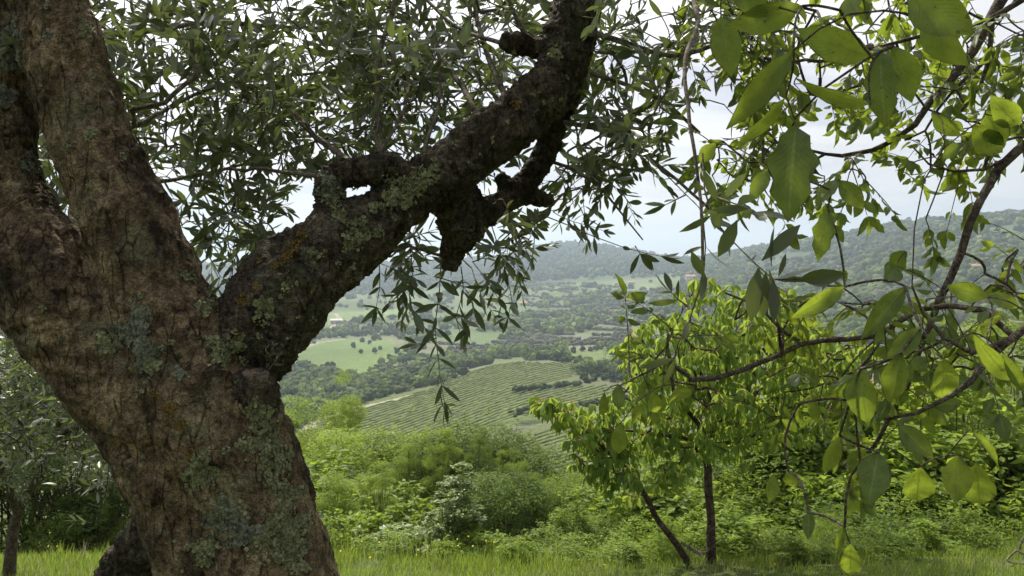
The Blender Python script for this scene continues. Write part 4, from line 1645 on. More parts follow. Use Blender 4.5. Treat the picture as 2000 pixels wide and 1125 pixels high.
def build_olive_crown():
    LV, TB = Leaves(), Tubes()
    # long bare shoots
    shoots = [
        ([(738, 318, 2.14), (740, 250, 2.18), (737, 150, 2.22), (742, 95, 2.25), (765, 25, 2.3), (780, -60, 2.35)], 8, 4),
        ([(738, 300, 2.14), (790, 210, 2.3), (800, 120, 2.5), (790, 0, 2.6)], 4, 2),
        ([(820, 350, 2.2), (828, 290, 2.2), (860, 180, 2.4), (850, 60, 2.5)], 5, 2.5),
        ([(650, 345, 2.12), (600, 345, 2.2), (520, 330, 2.4), (430, 300, 2.6), (330, 290, 2.8)], 5, 2),
        ([(180, 250, 2.05), (260, 250, 2.3), (400, 180, 2.6), (560, 150, 2.9), (760, 130, 3.0)], 6, 2),
        ([(200, 330, 2.05), (300, 350, 2.4), (420, 330, 2.7), (560, 290, 2.8), (720, 240, 2.8)], 6, 2),
        ([(120, 60, 2.1), (250, 70, 2.4), (420, 50, 2.7), (620, 60, 3.0), (860, 40, 3.2)], 7, 3),
        ([(50, 410, 2.08), (100, 400, 2.5), (140, 350, 2.8), (75, 260, 3.0), (85, 210, 3.0)], 13, 6),
        ([(150, 470, 2.1), (140, 400, 2.5), (200, 300, 3.0), (300, 200, 3.2)], 10, 4),
        ([(1100, 130, 2.3), (1180, 150, 2.4), (1240, 170, 2.5), (1300, 200, 2.6), (1370, 260, 2.7)], 6, 3),
        ([(1105, 60, 2.3), (1200, 75, 2.2), (1310, 110, 2.2), (1420, 80, 2.3), (1540, 20, 2.4)], 6, 3),
        ([(1060, 310, 2.5), (1110, 325, 2.5), (1150, 350, 2.5), (1180, 380, 2.5), (1220, 430, 2.5), (1250, 470, 2.5)], 4, 1.5),
        ([(1000, 90, 2.28), (900, 60, 2.5), (820, -10, 2.7)], 5, 3),
        ([(1040, 88, 2.28), (1000, 20, 2.3), (980, -80, 2.4)], 5, 3),
        ([(960, 410, 2.42), (1010, 440, 2.4), (1060, 420, 2.4), (1100, 380, 2.4)], 5, 2.5),
        ([(890, 480, 2.4), (860, 500, 2.4), (800, 480, 2.4), (740, 500, 2.4)], 4, 2),
        ([(1120, -60, 2.33), (1300, -60, 2.2), (1360, 20, 1.9), (1335, 110, 1.7), (1345, 230, 1.6), (1362, 330, 1.55), (1372, 430, 1.5), (1374, 540, 1.5)], 5, 3),
        ([(700, 335, 2.13), (560, 210, 2.5), (470, 60, 2.8), (430, -80, 3.0)], 7, 3),
        ([(960, 285, 2.22), (900, 170, 2.5), (830, 60, 2.8), (790, -90, 3.0)], 7, 3),
        ([(1010, 230, 2.24), (960, 120, 2.4), (930, 0, 2.6), (920, -120, 2.8)], 7, 3),
        ([(1100, 240, 2.45), (1150, 250, 2.4), (1210, 270, 2.4), (1290, 330, 2.4), (1345, 380, 2.35), (1420, 450, 2.3)], 5, 2.5),
    ]
    sk = Skeleton()
    for p, kind in SK:
        if kind != 'stub':
            sk.seed(p[(p[:, 2] > 1.7)][::3])
    for pts, r0, r1 in shoots:
        w = resample(np.array([P(*q) for q in pts]), 0.05)
        w = w + np.cumsum(RNG.normal(0, 0.0015, w.shape), 0)
        b = Tubes()
        b.add(w, np.linspace(pix(r0, pts[0][2]), pix(r1, pts[-1][2]), len(w)), 8, wobble=0.15, seed=int(pts[0][0]))
        put('branch', b.mesh('branch'), M['bark_twig'], olive)
        sk.seed(w[1:])
    regions = [
        ((330, 90), (190, 150), (2.1, 3.3), 60), ((600, 90), (230, 150), (2.1, 3.5), 80), ((860, 90), (190, 150), (2.2, 3.6), 64), ((400, 300), (170, 160), (2.1, 3.4), 62),
        ((590, 220), (160, 110), (2.3, 3.4), 40), ((820, 240), (150, 80), (2.4, 3.5), 34), ((960, 120), (110, 120), (2.5, 3.6), 26), ((460, 440), (90, 60), (2.2, 3.0), 20),
        ((470, 530), (50, 30), (2.5, 3.0), 5), ((90, 320), (40, 130), (2.6, 3.4), 16), ((75, 320), (25, 100), (2.3, 2.8), 14), ((110, 440), (40, 60), (2.6, 3.2), 8), ((840, 470), (110, 45), (2.3, 2.8), 9),
        ((950, 500), (80, 40), (2.35, 2.8), 5), ((1030, 420), (70, 60), (2.3, 2.9), 10), ((1120, 300), (60, 70), (2.3, 2.8), 10), ((1190, 250), (70, 60), (2.3, 2.8), 18),
        ((1175, 350), (40, 30), (2.3, 2.6), 6), ((1230, 80), (120, 80), (2.2, 3.2), 26), ((1400, 60), (110, 70), (2.2, 3.0), 11), ((1300, 200), (60, 50), (2.2, 2.8), 6),
        ((1480, 180), (80, 60), (2.2, 2.8), 4), ((700, 450), (0, 0), (2.5, 2.6), 0), ((760, 530), (50, 30), (2.4, 2.7), 3),
        ((300, -200), (500, 180), (1.9, 4.0), 70), ((900, -200), (500, 180), (1.9, 4.0), 80), ((560, -420), (600, 160), (1.6, 4.2), 60), ((1250, -420), (350, 200), (1.8, 3.4), 24),  # crown carried on above the frame, unseen, added for shading
    ]
    targets, dirs = [], []
    for (cx, cy), (rx, ry), (d0, d1), n in regions:
        n = int(n * 1.22)
        for _ in range(n):
            a, q = RNG.uniform(0, 6.28), math.sqrt(RNG.random())
            d = RNG.uniform(d0, d1)
            px, py = cx + rx * q * math.cos(a), cy + ry * q * math.sin(a)
            targets.append(P(px, py, d))
            dirs.append(rvec(0.8) + np.array([0, 0, 0.1 if py < 380 else -0.25]))
    order = np.arange(len(targets))
    TW = Tubes()
    sk.grow(targets, sag=0.05, tubes=TW, base=0.0013, k=0.0007, seg=5)
    for t, dd in zip(targets, dirs):
        olive_twig(LV, TW, t, dd, RNG.uniform(0.15, 0.26), droop=RNG.uniform(-0.1, 0.35))
    # hand-laid hanging and reaching shoots
    S = [
        ([(862, 505, 2.3), (858, 570, 2.28), (850, 640, 2.26), (856, 700, 2.26), (862, 752, 2.26), (868, 785, 2.26)], 0.066, 0.030, 0.08),
        ([(800, 470, 2.35), (806, 540, 2.35), (800, 590, 2.3), (830, 640, 2.3)], 0.064, 0.024, 0.05),
        ([(740, 500, 2.35), (742, 560, 2.35), (735, 600, 2.35)], 0.06, 0.03, 0.1),
        ([(858, 600, 2.27), (880, 612, 2.25), (900, 622, 2.25)], 0.062, 0.025, 0.0),
        ([(853, 660, 2.27), (835, 668, 2.25), (815, 672, 2.25)], 0.058, 0.025, 0.0),
        ([(860, 770, 2.26), (864, 790, 2.26), (868, 800, 2.26)], 0.055, 0.018, 0.0),
        ([(790, 560, 2.35), (765, 590, 2.35), (745, 605, 2.35)], 0.06, 0.025, 0.0),
        ([(850, 540, 2.3), (905, 560, 2.28), (925, 600, 2.28), (915, 640, 2.28)], 0.062, 0.03, 0.1),
        ([(900, 520, 2.35), (905, 570, 2.35), (890, 620, 2.35), (900, 655, 2.35)], 0.06, 0.03, 0.1),
        ([(960, 440, 2.4), (985, 520, 2.4), (1000, 590, 2.4), (992, 620, 2.4)], 0.056, 0.036, 0.2),
        ([(1045, 420, 2.45), (1040, 500, 2.45), (1015, 560, 2.45), (1008, 590, 2.45)], 0.03, 0.03, 0.4),
        ([(1060, 420, 2.3), (1110, 440, 2.3), (1160, 462, 2.25), (1215, 482, 2.2), (1262, 495, 2.2), (1290, 500, 2.2)], 0.062, 0.052, 0.12),
        ([(1240, 480, 2.2), (1250, 495, 2.2)], 0.062, 0.02, 0.0),
        ([(1150, 240, 2.4), (1200, 262, 2.35), (1255, 290, 2.3), (1262, 300, 2.3)], 0.058, 0.02, 0.1),
        ([(1130, 200, 2.4), (1190, 215, 2.4), (1250, 240, 2.4)], 0.056, 0.018, 0.1),
        ([(1150, 340, 2.45), (1190, 355, 2.4), (1215, 380, 2.4)], 0.055, 0.018, 0.1),
        ([(1290, 330, 2.3), (1345, 385, 2.2), (1390, 430, 2.1)], 0.06, 0.055, 0.25),
        ([(1340, 380, 1.6), (1320, 390, 1.6), (1300, 400, 1.6)], 0.05, 0.02, 0.2),
        ([(1372, 300, 1.5), (1376, 370, 1.45), (1390, 420, 1.4), (1430, 470, 1.3), (1470, 510, 1.25), (1510, 545, 1.2), (1560, 545, 1.2)], 0.066, 0.05, 0.2),
        ([(1372, 420, 1.5), (1378, 480, 1.5), (1375, 530, 1.5)], 0.06, 0.03, 0.1),
        ([(1400, 385, 1.5), (1440, 400, 1.4), (1470, 415, 1.35)], 0.062, 0.03, 0.1),
        ([(500, 590, 0), ] if False else [(470, 470, 2.5), (455, 520, 2.5), (440, 570, 2.5)], 0.058, 0.03, 0.1),
        ([(400, 490, 2.4), (430, 540, 2.4), (420, 580, 2.4)], 0.058, 0.03, 0.1),
        ([(1374, 540, 1.5), (1345, 630, 1.5), (1318, 700, 1.5)], 0.055, 0.12, 0.5),
        ([(1345, 600, 1.5), (1325, 585, 1.5), (1312, 572, 1.5)], 0.05, 0.03, 0.1),
    ]
    for pts, leaf, sp, skip in S:
        spray(LV, TW, pts, leaf, sp, skip=skip)
    # the big dark leaves close to the camera
    for a, b, w in (((1488, 509), (1566, 437), 1.15), ((1482, 523), (1466, 628), 1.35), ((1496, 530), (1490, 622), 1.1), ((1507, 520), (1507, 441), 0.5), ((1503, 528), (1524, 640), 0.7),
                    ((1440, 430), (1404, 502), 1.5), ((1350, 490), (1374, 541), 1.6), ((1505, 545), (1590, 546), 0.6), ((1374, 330), (1400, 395), 1.1), ((1520, 540), (1537, 495), 1.0), ((1388, 410), (1462, 407), 1.0)):
        A, B = P(*a, 1.2), P(*b, 1.2)
        LV.add(A, B - A, (CAMP - A) + rvec(0.35), np.linalg.norm(B - A), w, 0)
    o = put('twigs', TW.mesh('twigs'), M['bark_twig'], olive)
    o['kind'] = 'stuff'
    # young shoots beside the stub
    for _ in range(3):
        olive_twig(LV, TB, P(520 + RNG.uniform(-10, 10), 700 + RNG.uniform(-20, 60), 1.93), np.array([0.4, -0.3, 0.8]) + rvec(0.3), 0.05, leaf=0.018, spacing=0.012)
    o = put('young_shoots', TB.mesh('young_shoots'), M['bark_twig'], olive)
    o['kind'] = 'stuff'
    LV.emit(olive, T_OLIVE, M['olive_leaf'])


build_olive_crown()


# ------------------------------------------------------------------ the walnut branches reaching in
def hand_branch(root, sk, pts, r0, r1, mat, step=0.05, wob=0.14, jit=0.002, label=None):
    w = resample(np.array([P(*q) for q in pts]), step)
    w = w + np.cumsum(RNG.normal(0, jit, w.shape), 0)
    b = Tubes()
    rr = np.linspace(pix(r0, pts[0][2]), pix(r1, pts[-1][2]), len(w))
    b.add(w, rr, 10, wobble=wob, seed=int(abs(pts[0][0])))
    o = put('branch', b.mesh('branch'), mat, root)
    if label:
        o['label'] = label
    if sk is not None:
        sk.seed(w)
    return w


def build_walnut():
    base = np.array([3.4, 1.5])
    zg = terrain(*base)[0]
    root = thing('walnut_tree', (base[0], base[1], zg), 'walnut tree with big oval translucent leaves hanging in from beside the olive', 'walnut tree')
    tb = Tubes()
    tr = resample(np.array([(3.4, 1.5, zg - 0.1, 0.17), (3.35, 1.55, 1.0, 0.14), (3.4, 1.7, 2.2, 0.12), (3.2, 2.0, 3.6, 0.09), (3.0, 2.4, 5.0, 0.05)]), 0.1)
    tb.add(tr[:, :3], tr[:, 3], 14, caps=False, wobble=0.12, seed=3)
    put('trunk', tb.mesh('trunk'), M['bark_walnut'], root)
    sk = Skeleton()
    B = M['bark_walnut']
    T1 = tr[18, :3]

    def from_trunk(h, px, py, d, r0, r1):
        a = np.array([3.38, 1.62, h])
        b = P(px, py, d)
        w = resample(np.array([a, a * 0.5 + b * 0.5 + np.array([0, 0, 0.15]), b]), 0.08)
        t = Tubes()
        t.add(w, np.linspace(r0, r1, len(w)), 8, wobble=0.1)
        put('branch', t.mesh('branch'), B, root)
    from_trunk(3.0, 2100, -140, 2.4, 0.03, pix(14, 2.4))
    from_trunk(2.3, 2120, 190, 2.2, 0.03, pix(15, 2.2))
    from_trunk(1.6, 2130, 590, 1.7, 0.03, pix(15, 1.7))
    hb = lambda pts, r0, r1, **k: hand_branch(root, sk, pts, r0, r1, B, **k)
    hb([(2100, -140, 2.4), (1990, -60, 2.4), (1945, 5, 2.4), (1915, 70, 2.4), (1875, 130, 2.4), (1845, 170, 2.4), (1812, 200, 2.4), (1785, 240, 2.42), (1740, 272, 2.45), (1700, 290, 2.5), (1640, 300, 2.5), (1570, 285, 2.5)], 14, 2.5, label='grey brown branch crossing the sky')
    hb([(2100, -60, 2.2), (2000, -5, 2.2), (1950, 30, 2.2), (1900, 50, 2.25), (1800, 65, 2.3), (1700, 90, 2.35), (1600, 130, 2.4)], 8, 2)
    hb([(1938, 30, 2.3), (1930, 100, 2.3), (1910, 170, 2.3), (1880, 210, 2.3), (1850, 240, 2.3)], 6, 2)
    hb([(1915, 125, 2.35), (1860, 175, 2.35), (1830, 210, 2.35), (1800, 250, 2.35), (1760, 270, 2.35)], 4, 2)
    hb([(2120, 190, 2.2), (2020, 265, 2.2), (1985, 290, 2.2), (1950, 325, 2.2), (1915, 385, 2.2), (1895, 430, 2.2), (1878, 490, 2.2), (1855, 540, 2.2), (1832, 585, 2.2), (1812, 640, 2.22), (1790, 690, 2.25), (1760, 760, 2.3), (1720, 825, 2.3), (1690, 880, 2.35), (1640, 905, 2.4)], 10.5, 3.5,
       label='long dark branch bending down across the hillside')
    hb([(1985, 300, 2.2), (1920, 330, 2.2), (1860, 335, 2.2), (1810, 320, 2.2), (1780, 290, 2.2)], 4, 1.5)
    hb([(2130, 590, 1.7), (2010, 635, 1.7), (1965, 668, 1.7), (1930, 700, 1.7), (1905, 740, 1.7), (1870, 765, 1.7), (1800, 800, 1.75), (1740, 810, 1.8)], 10, 3)
    hb([(1965, 668, 1.7), (1900, 690, 1.7), (1840, 660, 1.7), (1800, 610, 1.7), (1780, 560, 1.7)], 6, 2)
    hb([(1990, 665, 1.75), (1950, 625, 1.78), (1925, 600, 1.8), (1860, 592, 1.85), (1800, 600, 1.9), (1720, 650, 1.95), (1660, 655, 1.95), (1610, 660, 1.95), (1565, 668, 1.95), (1520, 690, 1.95), (1450, 718, 1.95), (1400, 733, 1.95), (1350, 735, 1.95)], 6, 5)
    hb([(1560, 668, 1.95), (1530, 650, 1.95), (1500, 620, 1.95), (1470, 600, 1.95), (1420, 580, 1.95)], 4, 2)
    hb([(1350, 735, 1.95), (1318, 712, 1.95), (1310, 690, 1.95), (1316, 740, 1.95), (1320, 762, 1.95)], 4, 3)
    hb([(1318, 700, 1.95), (1280, 720, 1.95), (1230, 745, 1.95), (1200, 760, 1.95)], 2.5, 1.2)
    LV, TB = Leaves(), Tubes()

    def compound(p, d, L, pairs, leaf, hang=0.5):
        d = unit(d)
        n = pairs * 2 + 1
        pts = [np.array(p)]
        side = unit(np.cross(d, np.array([0, 0, 1.0]) + rvec(0.25)))
        q = np.array(p, float)
        for k in range(n + 1):
            d = unit(d + np.array([0, 0, -hang * 0.13]) + rvec(0.03))
            q = q + d * L / (n + 1)
            pts.append(q.copy())
            if k >= 1 and k % 2 == 1:
                t = k / n
                ll = leaf * (0.62 + 0.38 * t)
                for s in (-1, 1):
                    if RNG.random() < 0.06:
                        continue
                    ld = d * 0.55 + side * s * 0.85 + np.array([0, 0, -hang * RNG.uniform(0.3, 1.2)]) + rvec(0.12)
                    nn = np.cross(side, d) * RNG.choice([-1, 1]) + rvec(0.4)
                    LV.add(q + unit(ld) * 0.004, ld, nn, ll * RNG.uniform(0.8, 1.15), RNG.uniform(0.85, 1.1), int(RNG.integers(0, 5)))
        LV.add(q, d + np.array([0, 0, -hang * 0.4]), rvec() + np.array([0, -0.6, 0.4]), leaf * 1.18, 1.0, int(RNG.integers(0, 5)))
        TB.add(pts, np.linspace(0.0016, 0.0008, len(pts)), 4)

    regs = [
        ((1560, 120), (170, 110), (2.2, 3.2), 34, 0.055), ((1800, 110), (170, 110), (2.2, 3.2), 40, 0.055), ((1960, 140), (60, 160), (2.0, 2.8), 14, 0.062),
        ((1450, 60), (110, 70), (2.2, 3.0), 14, 0.055), ((1470, 330), (90, 70), (2.3, 2.9), 20, 0.058), ((1620, 330), (60, 40), (2.2, 2.7), 6, 0.056),
        ((1850, 270), (120, 50), (2.1, 2.7), 8, 0.062), ((1860, 360), (60, 50), (2.1, 2.5), 3, 0.052), ((1720, 370), (50, 40), (2.2, 2.6), 2, 0.052),
        ((1820, 640), (150, 70), (1.7, 2.4), 16, 0.055), ((1930, 600), (70, 60), (1.7, 2.4), 7, 0.055), ((1540, 600), (100, 40), (1.8, 2.2), 5, 0.052), ((1660, 600), (60, 30), (1.8, 2.2), 3, 0.052),
        ((1450, 660), (60, 40), (1.8, 2.1), 2, 0.05), ((1300, 690), (60, 30), (1.8, 2.1), 4, 0.048), ((1235, 735), (40, 25), (1.8, 2.1), 3, 0.048),
        ((1700, 730), (110, 50), (1.8, 2.4), 9, 0.055), ((1850, 740), (120, 50), (1.7, 2.3), 9, 0.058), ((1960, 750), (50, 60), (1.7, 2.3), 4, 0.055), ((1560, 790), (60, 40), (1.9, 2.3), 3, 0.048),
        ((1640, 860), (60, 40), (2.0, 2.4), 5, 0.052), ((1980, 520), (40, 40), (2.2, 2.8), 4, 0.05), ((1790, 450), (20, 20), (2.2, 2.4), 1, 0.05),
        ((1750, -120), (400, 100), (2.0, 3.4), 34, 0.062), ((1560, -560), (520, 330), (1.3, 2.5), 40, 0.07), ((2150, 300), (120, 500), (1.8, 3.0), 34, 0.062),  # middle entry: unseen leaf clusters added above the frame as a shade canopy
    ]
    # leaves hanging close to the camera, base -> tip, half-width factor, distance, variant
    big = [
        ((1555, 245), (1537, 408), 1.25, 1.0, 3), ((1408, 32), (1428, 146), 1.05, 1.2, 0), ((1550, 98), (1432, 245), 0.80, 0.95, 2), ((1535, 188), (1440, 305), 0.62, 1.0, 2),
        ((1700, 205), (1572, 180), 0.6, 1.1, 2), ((1770, -30), (1893, 70), 1.0, 0.8, 4), ((1800, 30), (1860, 130), 1.25, 0.85, 1), ((1566, 12), (1444, 64), 0.85, 1.0, 1),
        ((1430, -40), (1500, 30), 1.2, 1.0, 0), ((1720, 100), (1722, 232), 1.1, 1.1, 3), ((1745, 90), (1790, 200), 1.1, 1.1, 0), ((1640, 20), (1700, -40), 1.2, 1.0, 0),
        ((1700, 110), (1580, 80), 0.9, 1.2, 1), ((1617, 408), (1600, 502), 1.05, 1.5, 3), ((1640, 350), (1590, 390), 1.1, 1.5, 1), ((1638, 352), (1688, 408), 1.1, 1.5, 0),
        ((1500, 330), (1472, 382), 0.9, 1.5, 1), ((1398, 280), (1364, 318), 1.3, 1.6, 0), ((1925, 215), (1962, 290), 1.2, 1.6, 0), ((1990, 245), (1948, 210), 1.1, 1.6, 1), ((1900, 245), (1960, 305), 0.9, 1.6, 4),
        ((1820, 220), (1870, 270), 1.2, 1.7, 0), ((1716, 883), (1696, 982), 1.1, 1.5, 4), ((1755, 830), (1820, 893), 1.1, 1.5, 0), ((1796, 912), (1792, 992), 1.15, 1.5, 0),
        ((1872, 888), (1868, 982), 1.1, 1.5, 4), ((1906, 903), (1916, 1002), 0.95, 1.5, 0), ((1660, 1062), (1662, 1134), 0.95, 1.6, 0), ((1895, 840), (1972, 915), 0.6, 1.4, 2),
        ((1650, 1030), (1630, 1085), 0.8, 1.6, 2), ((1580, 1000), (1578, 1050), 0.9, 1.7, 0), ((1210, 828), (1208, 892), 1.0, 1.8, 0), ((1235, 795), (1262, 832), 1.0, 1.8, 1), ((1272, 765), (1285, 812), 1.0, 1.8, 0),
        ((1208, 752), (1208, 800), 1.0, 1.8, 4), ((1180, 765), (1178, 825), 0.7, 1.8, 2), ((1325, 752), (1328, 795), 1.3, 1.8, 0), ((1590, 782), (1592, 828), 1.1, 1.8, 1), ((1560, 790), (1562, 840), 0.7, 1.8, 2),
        ((1510, 925), (1506, 985), 1.0, 1.8, 0), ((1540, 920), (1550, 965), 1.0, 1.8, 1), ((1770, 560), (1690, 650), 0.9, 1.4, 2), ((1800, 640), (1740, 700), 1.0, 1.3, 1), ((1760, 690), (1735, 790), 1.0, 1.3, 0),
        ((1680, 720), (1690, 830), 1.0, 1.4, 4), ((1650, 560), (1560, 620), 0.9, 1.5, 2), ((1930, 580), (1850, 560), 1.1, 1.4, 0), ((1990, 600), (1935, 575), 1.2, 1.4, 1), ((1900, 650), (1985, 770), 0.6, 1.3, 2),
        ((1640, 850), (1610, 935), 0.95, 1.5, 2), ((1842, 700), (1846, 790), 0.9, 1.3, 0), ((1960, 690), (2010, 780), 0.7, 1.3, 2), ((1752, 520), (1735, 545), 1.2, 2.0, 0), ((1770, 490), (1742, 532), 1.2, 2.0, 4),
    ]
    tg, info = [], []
    for (cx, cy), (rx, ry), (d0, d1), n, leaf in regs:
        for _ in range(n):
            a, q = RNG.uniform(0, 6.28), math.sqrt(RNG.random())
            tg.append(P(cx + rx * q * math.cos(a), cy - 18 + ry * q * math.sin(a), RNG.uniform(d0, d1)))
            info.append(leaf)
        # unseen higher leaves, added towards the sun to shade the ones near the camera
    sunv = np.array(sd)
    for a, b, w, d, var in big:
        if a[1] < 420 and d < 1.3:
            for _ in range(4):
                tg.append(P(*a, d) + sunv * RNG.uniform(0.75, 1.5) + rvec(0.05))
                info.append(0.085)
    sk.grow(tg, sag=0.06, tubes=TB, base=0.0014, k=0.0007, seg=6, cap=0.0045)
    for p, leaf in zip(tg, info):
        for _ in range(RNG.integers(1, 3) if p[2] > 1.75 else 1):
            compound(p, rvec(0.8) + np.array([0, -0.1, -0.25]), RNG.uniform(0.10, 0.17), int(RNG.integers(2, 4)), leaf * RNG.uniform(0.85, 1.1), hang=RNG.uniform(0.3, 1.0))
    bases = []
    for a, b, w, d, var in big:
        A, B_ = P(*a, d), P(b[0], b[1], d * RNG.uniform(0.96, 1.04))
        LV.add(A, B_ - A, (CAMP - A) / d * 0.9 + rvec(0.25), np.linalg.norm(B_ - A), w, var)
        bases.append(A)
    sk.grow(bases, sag=0.08, tubes=TB, base=0.0008, k=0.0003, seg=6)
    # hanging catkins
    for (x0, y0, x1, y1, d) in ((1508, 560, 1524, 685, 1.6), (1528, 640, 1524, 700, 1.9), (1600, 120, 1598, 190, 2.4)):
        c = Tubes()
        n = 46
        pth = np.array([P(x0 + (x1 - x0) * t + 3 * math.sin(t * 3), y0 + (y1 - y0) * t, d) for t in np.linspace(0, 1, n)])
        rr = np.array([pix(2.2, d) if t < 0.45 else pix(4.6, d) * (0.75 + 0.35 * math.cos(t * 150)) for t in np.linspace(0, 1, n)])
        rr[-3:] *= 0.6
        c.add(pth, rr, 7)
        put('catkin', c.mesh('catkin'), M['bark_cherry'], root)
    o = put('twigs', TB.mesh('twigs'), M['bark_walnut'], root)
    o['kind'] = 'stuff'
    LV.emit(root, T_WALNUT, M['walnut_leaf'])


build_walnut()


# ------------------------------------------------------------------ the cherry tree
def build_cherry():
    d0 = 8.4
    g = P(1385, 1080, d0)
    zg = terrain(g[0], g[1])[0]
    root = thing('cherry_tree', (g[0], g[1], zg), 'young cherry tree with drooping bright green leaves in front of the bushes', 'cherry tree')
    sk = Skeleton()
    tb = Tubes()
    base = np.array([g[0], g[1], zg - 0.2])
    tr = [(*base, pix(11, d0))] + [(*P(x, y, d0), pix(r, d0)) for x, y, r in ((1388, 1020, 8.5), (1384, 960, 8), (1382, 915, 7.5), (1374, 880, 6), (1383, 850, 6.5), (1405, 822, 6.5), (1438, 795, 6), (1458, 765, 5), (1470, 730, 4), (1480, 690, 3))]
    w = resample(np.array(tr), 0.12)
    w[:, :3] += np.cumsum(RNG.normal(0, 0.004, (len(w), 3)), 0)
    tb.add(w[:, :3], w[:, 3], 10, wobble=0.15, seed=3)
    put('trunk', tb.mesh('trunk'), M['bark_cherry'], root)
    sk.seed(w[5:])
    B = M['bark_cherry']
    hb = lambda pts, r0, r1: hand_branch(root, sk, [(x, y, d) for x, y, d in pts], r0, r1, B, step=0.12, jit=0.006)
    hb([(1345, 1100, 8.3), (1320, 1062, 8.2), (1292, 1028, 8.1), (1268, 985, 8.0), (1248, 950, 8.0), (1232, 925, 8.0), (1205, 900, 8.0), (1180, 880, 7.9), (1160, 850, 7.9), (1130, 830, 7.9), (1085, 800, 7.8)], 7.5, 2)
    hb([(1383, 905, 8.4), (1345, 860, 8.2), (1290, 850, 8.0), (1235, 848, 7.9), (1180, 850, 7.8)], 5, 2)
    hb([(1383, 850, 8.4), (1330, 790, 8.3), (1290, 730, 8.3), (1260, 690, 8.3), (1245, 660, 8.3)], 5, 2)
    hb([(1405, 822, 8.4), (1380, 760, 8.5), (1350, 680, 8.6), (1345, 610, 8.6)], 4.5, 2)
    hb([(1440, 795, 8.4), (1500, 750, 8.6), (1560, 700, 8.8), (1620, 660, 9.0), (1680, 660, 9.1)], 5, 2)
    hb([(1458, 765, 8.4), (1470, 700, 8.7), (1500, 640, 8.8), (1530, 600, 8.8)], 4, 2)
    hb([(1385, 870, 8.4), (1450, 860, 8.2), (1520, 830, 8.1), (1590, 790, 8.2)], 4, 2)
    regs = [((1080, 803), (38, 14), 12), ((1115, 822), (35, 18), 12), ((1150, 845), (40, 22), 16), ((1180, 865), (45, 40), 22), ((1150, 900), (25, 40), 8), ((1200, 920), (45, 40), 20), ((1235, 800), (45, 35), 18),
            ((1190, 810), (20, 14), 8), ((1260, 860), (60, 50), 30), ((1235, 680), (22, 25), 10), ((1260, 720), (45, 40), 22), ((1300, 780), (60, 50), 34), ((1330, 850), (70, 40), 34), ((1310, 650), (45, 35), 16),
            ((1345, 590), (25, 25), 9), ((1360, 700), (70, 60), 40), ((1400, 780), (70, 50), 34), ((1440, 640), (60, 40), 26), ((1420, 590), (40, 25), 7), ((1470, 700), (80, 60), 46), ((1530, 590), (25, 18), 7), ((1540, 650), (60, 40), 26), ((1570, 720), (80, 60), 44),
            ((1470, 820), (80, 50), 36), ((1640, 690), (60, 35), 26), ((1680, 740), (60, 50), 24), ((1390, 890), (60, 25), 14), ((1290, 930), (40, 30), 12), ((1560, 820), (70, 45), 26), ((1640, 800), (60, 45), 18), ((1230, 960), (25, 25), 6)]
    tg = []
    for (cx, cy), (rx, ry), n in regs:
        for _ in range(int(n * (1.1 if cx < 1300 else 1.4))):
            a, q = RNG.uniform(0, 6.28), math.sqrt(RNG.random())
            tg.append(P(cx + rx * q * math.cos(a), cy - 8 + ry * q * math.sin(a), RNG.uniform(7.3, 9.6) if cx > 1200 else RNG.uniform(7.6, 8.2)))
    TB = Tubes()
    sk.grow(tg, sag=0.04, tubes=TB, base=0.0025, k=0.0013, seg=5)
    LV, LT = Leaves(), Leaves()
    for p in tg:
        for _ in range(2):
            c = p + rvec(0.05)
            m = int(RNG.integers(4, 8))
            a0 = RNG.uniform(0, 6.28)
            for k in range(m):
                a = a0 + k * 2.4
                out = np.array([math.cos(a), math.sin(a), 0])
                d = out * RNG.uniform(0.3, 0.9) + np.array([0, 0, -RNG.uniform(0.3, 1.1)])
                LV.add(c + out * 0.01, d, out * 1.0 + np.array([0, 0, 0.5]) + rvec(0.3), RNG.uniform(0.065, 0.115), RNG.uniform(0.85, 1.15), int(RNG.integers(0, 3)))
            if RNG.random() < 0.3:
                for k in range(3):
                    LT.add(c + np.array([0, 0, 0.01]), rvec(0.5) + np.array([0, 0, 0.9]), rvec(), RNG.uniform(0.02, 0.04), 1.0, 0)
    o = put('twigs', TB.mesh('twigs'), B, root)
    o['kind'] = 'stuff'
    LV.emit(root, T_CHERRY, M['cherry_leaf'])
    LT.emit(root, T_CHERRY, M['cherry_tip'], mass='leaf_tips', n_obj=0)


build_cherry()


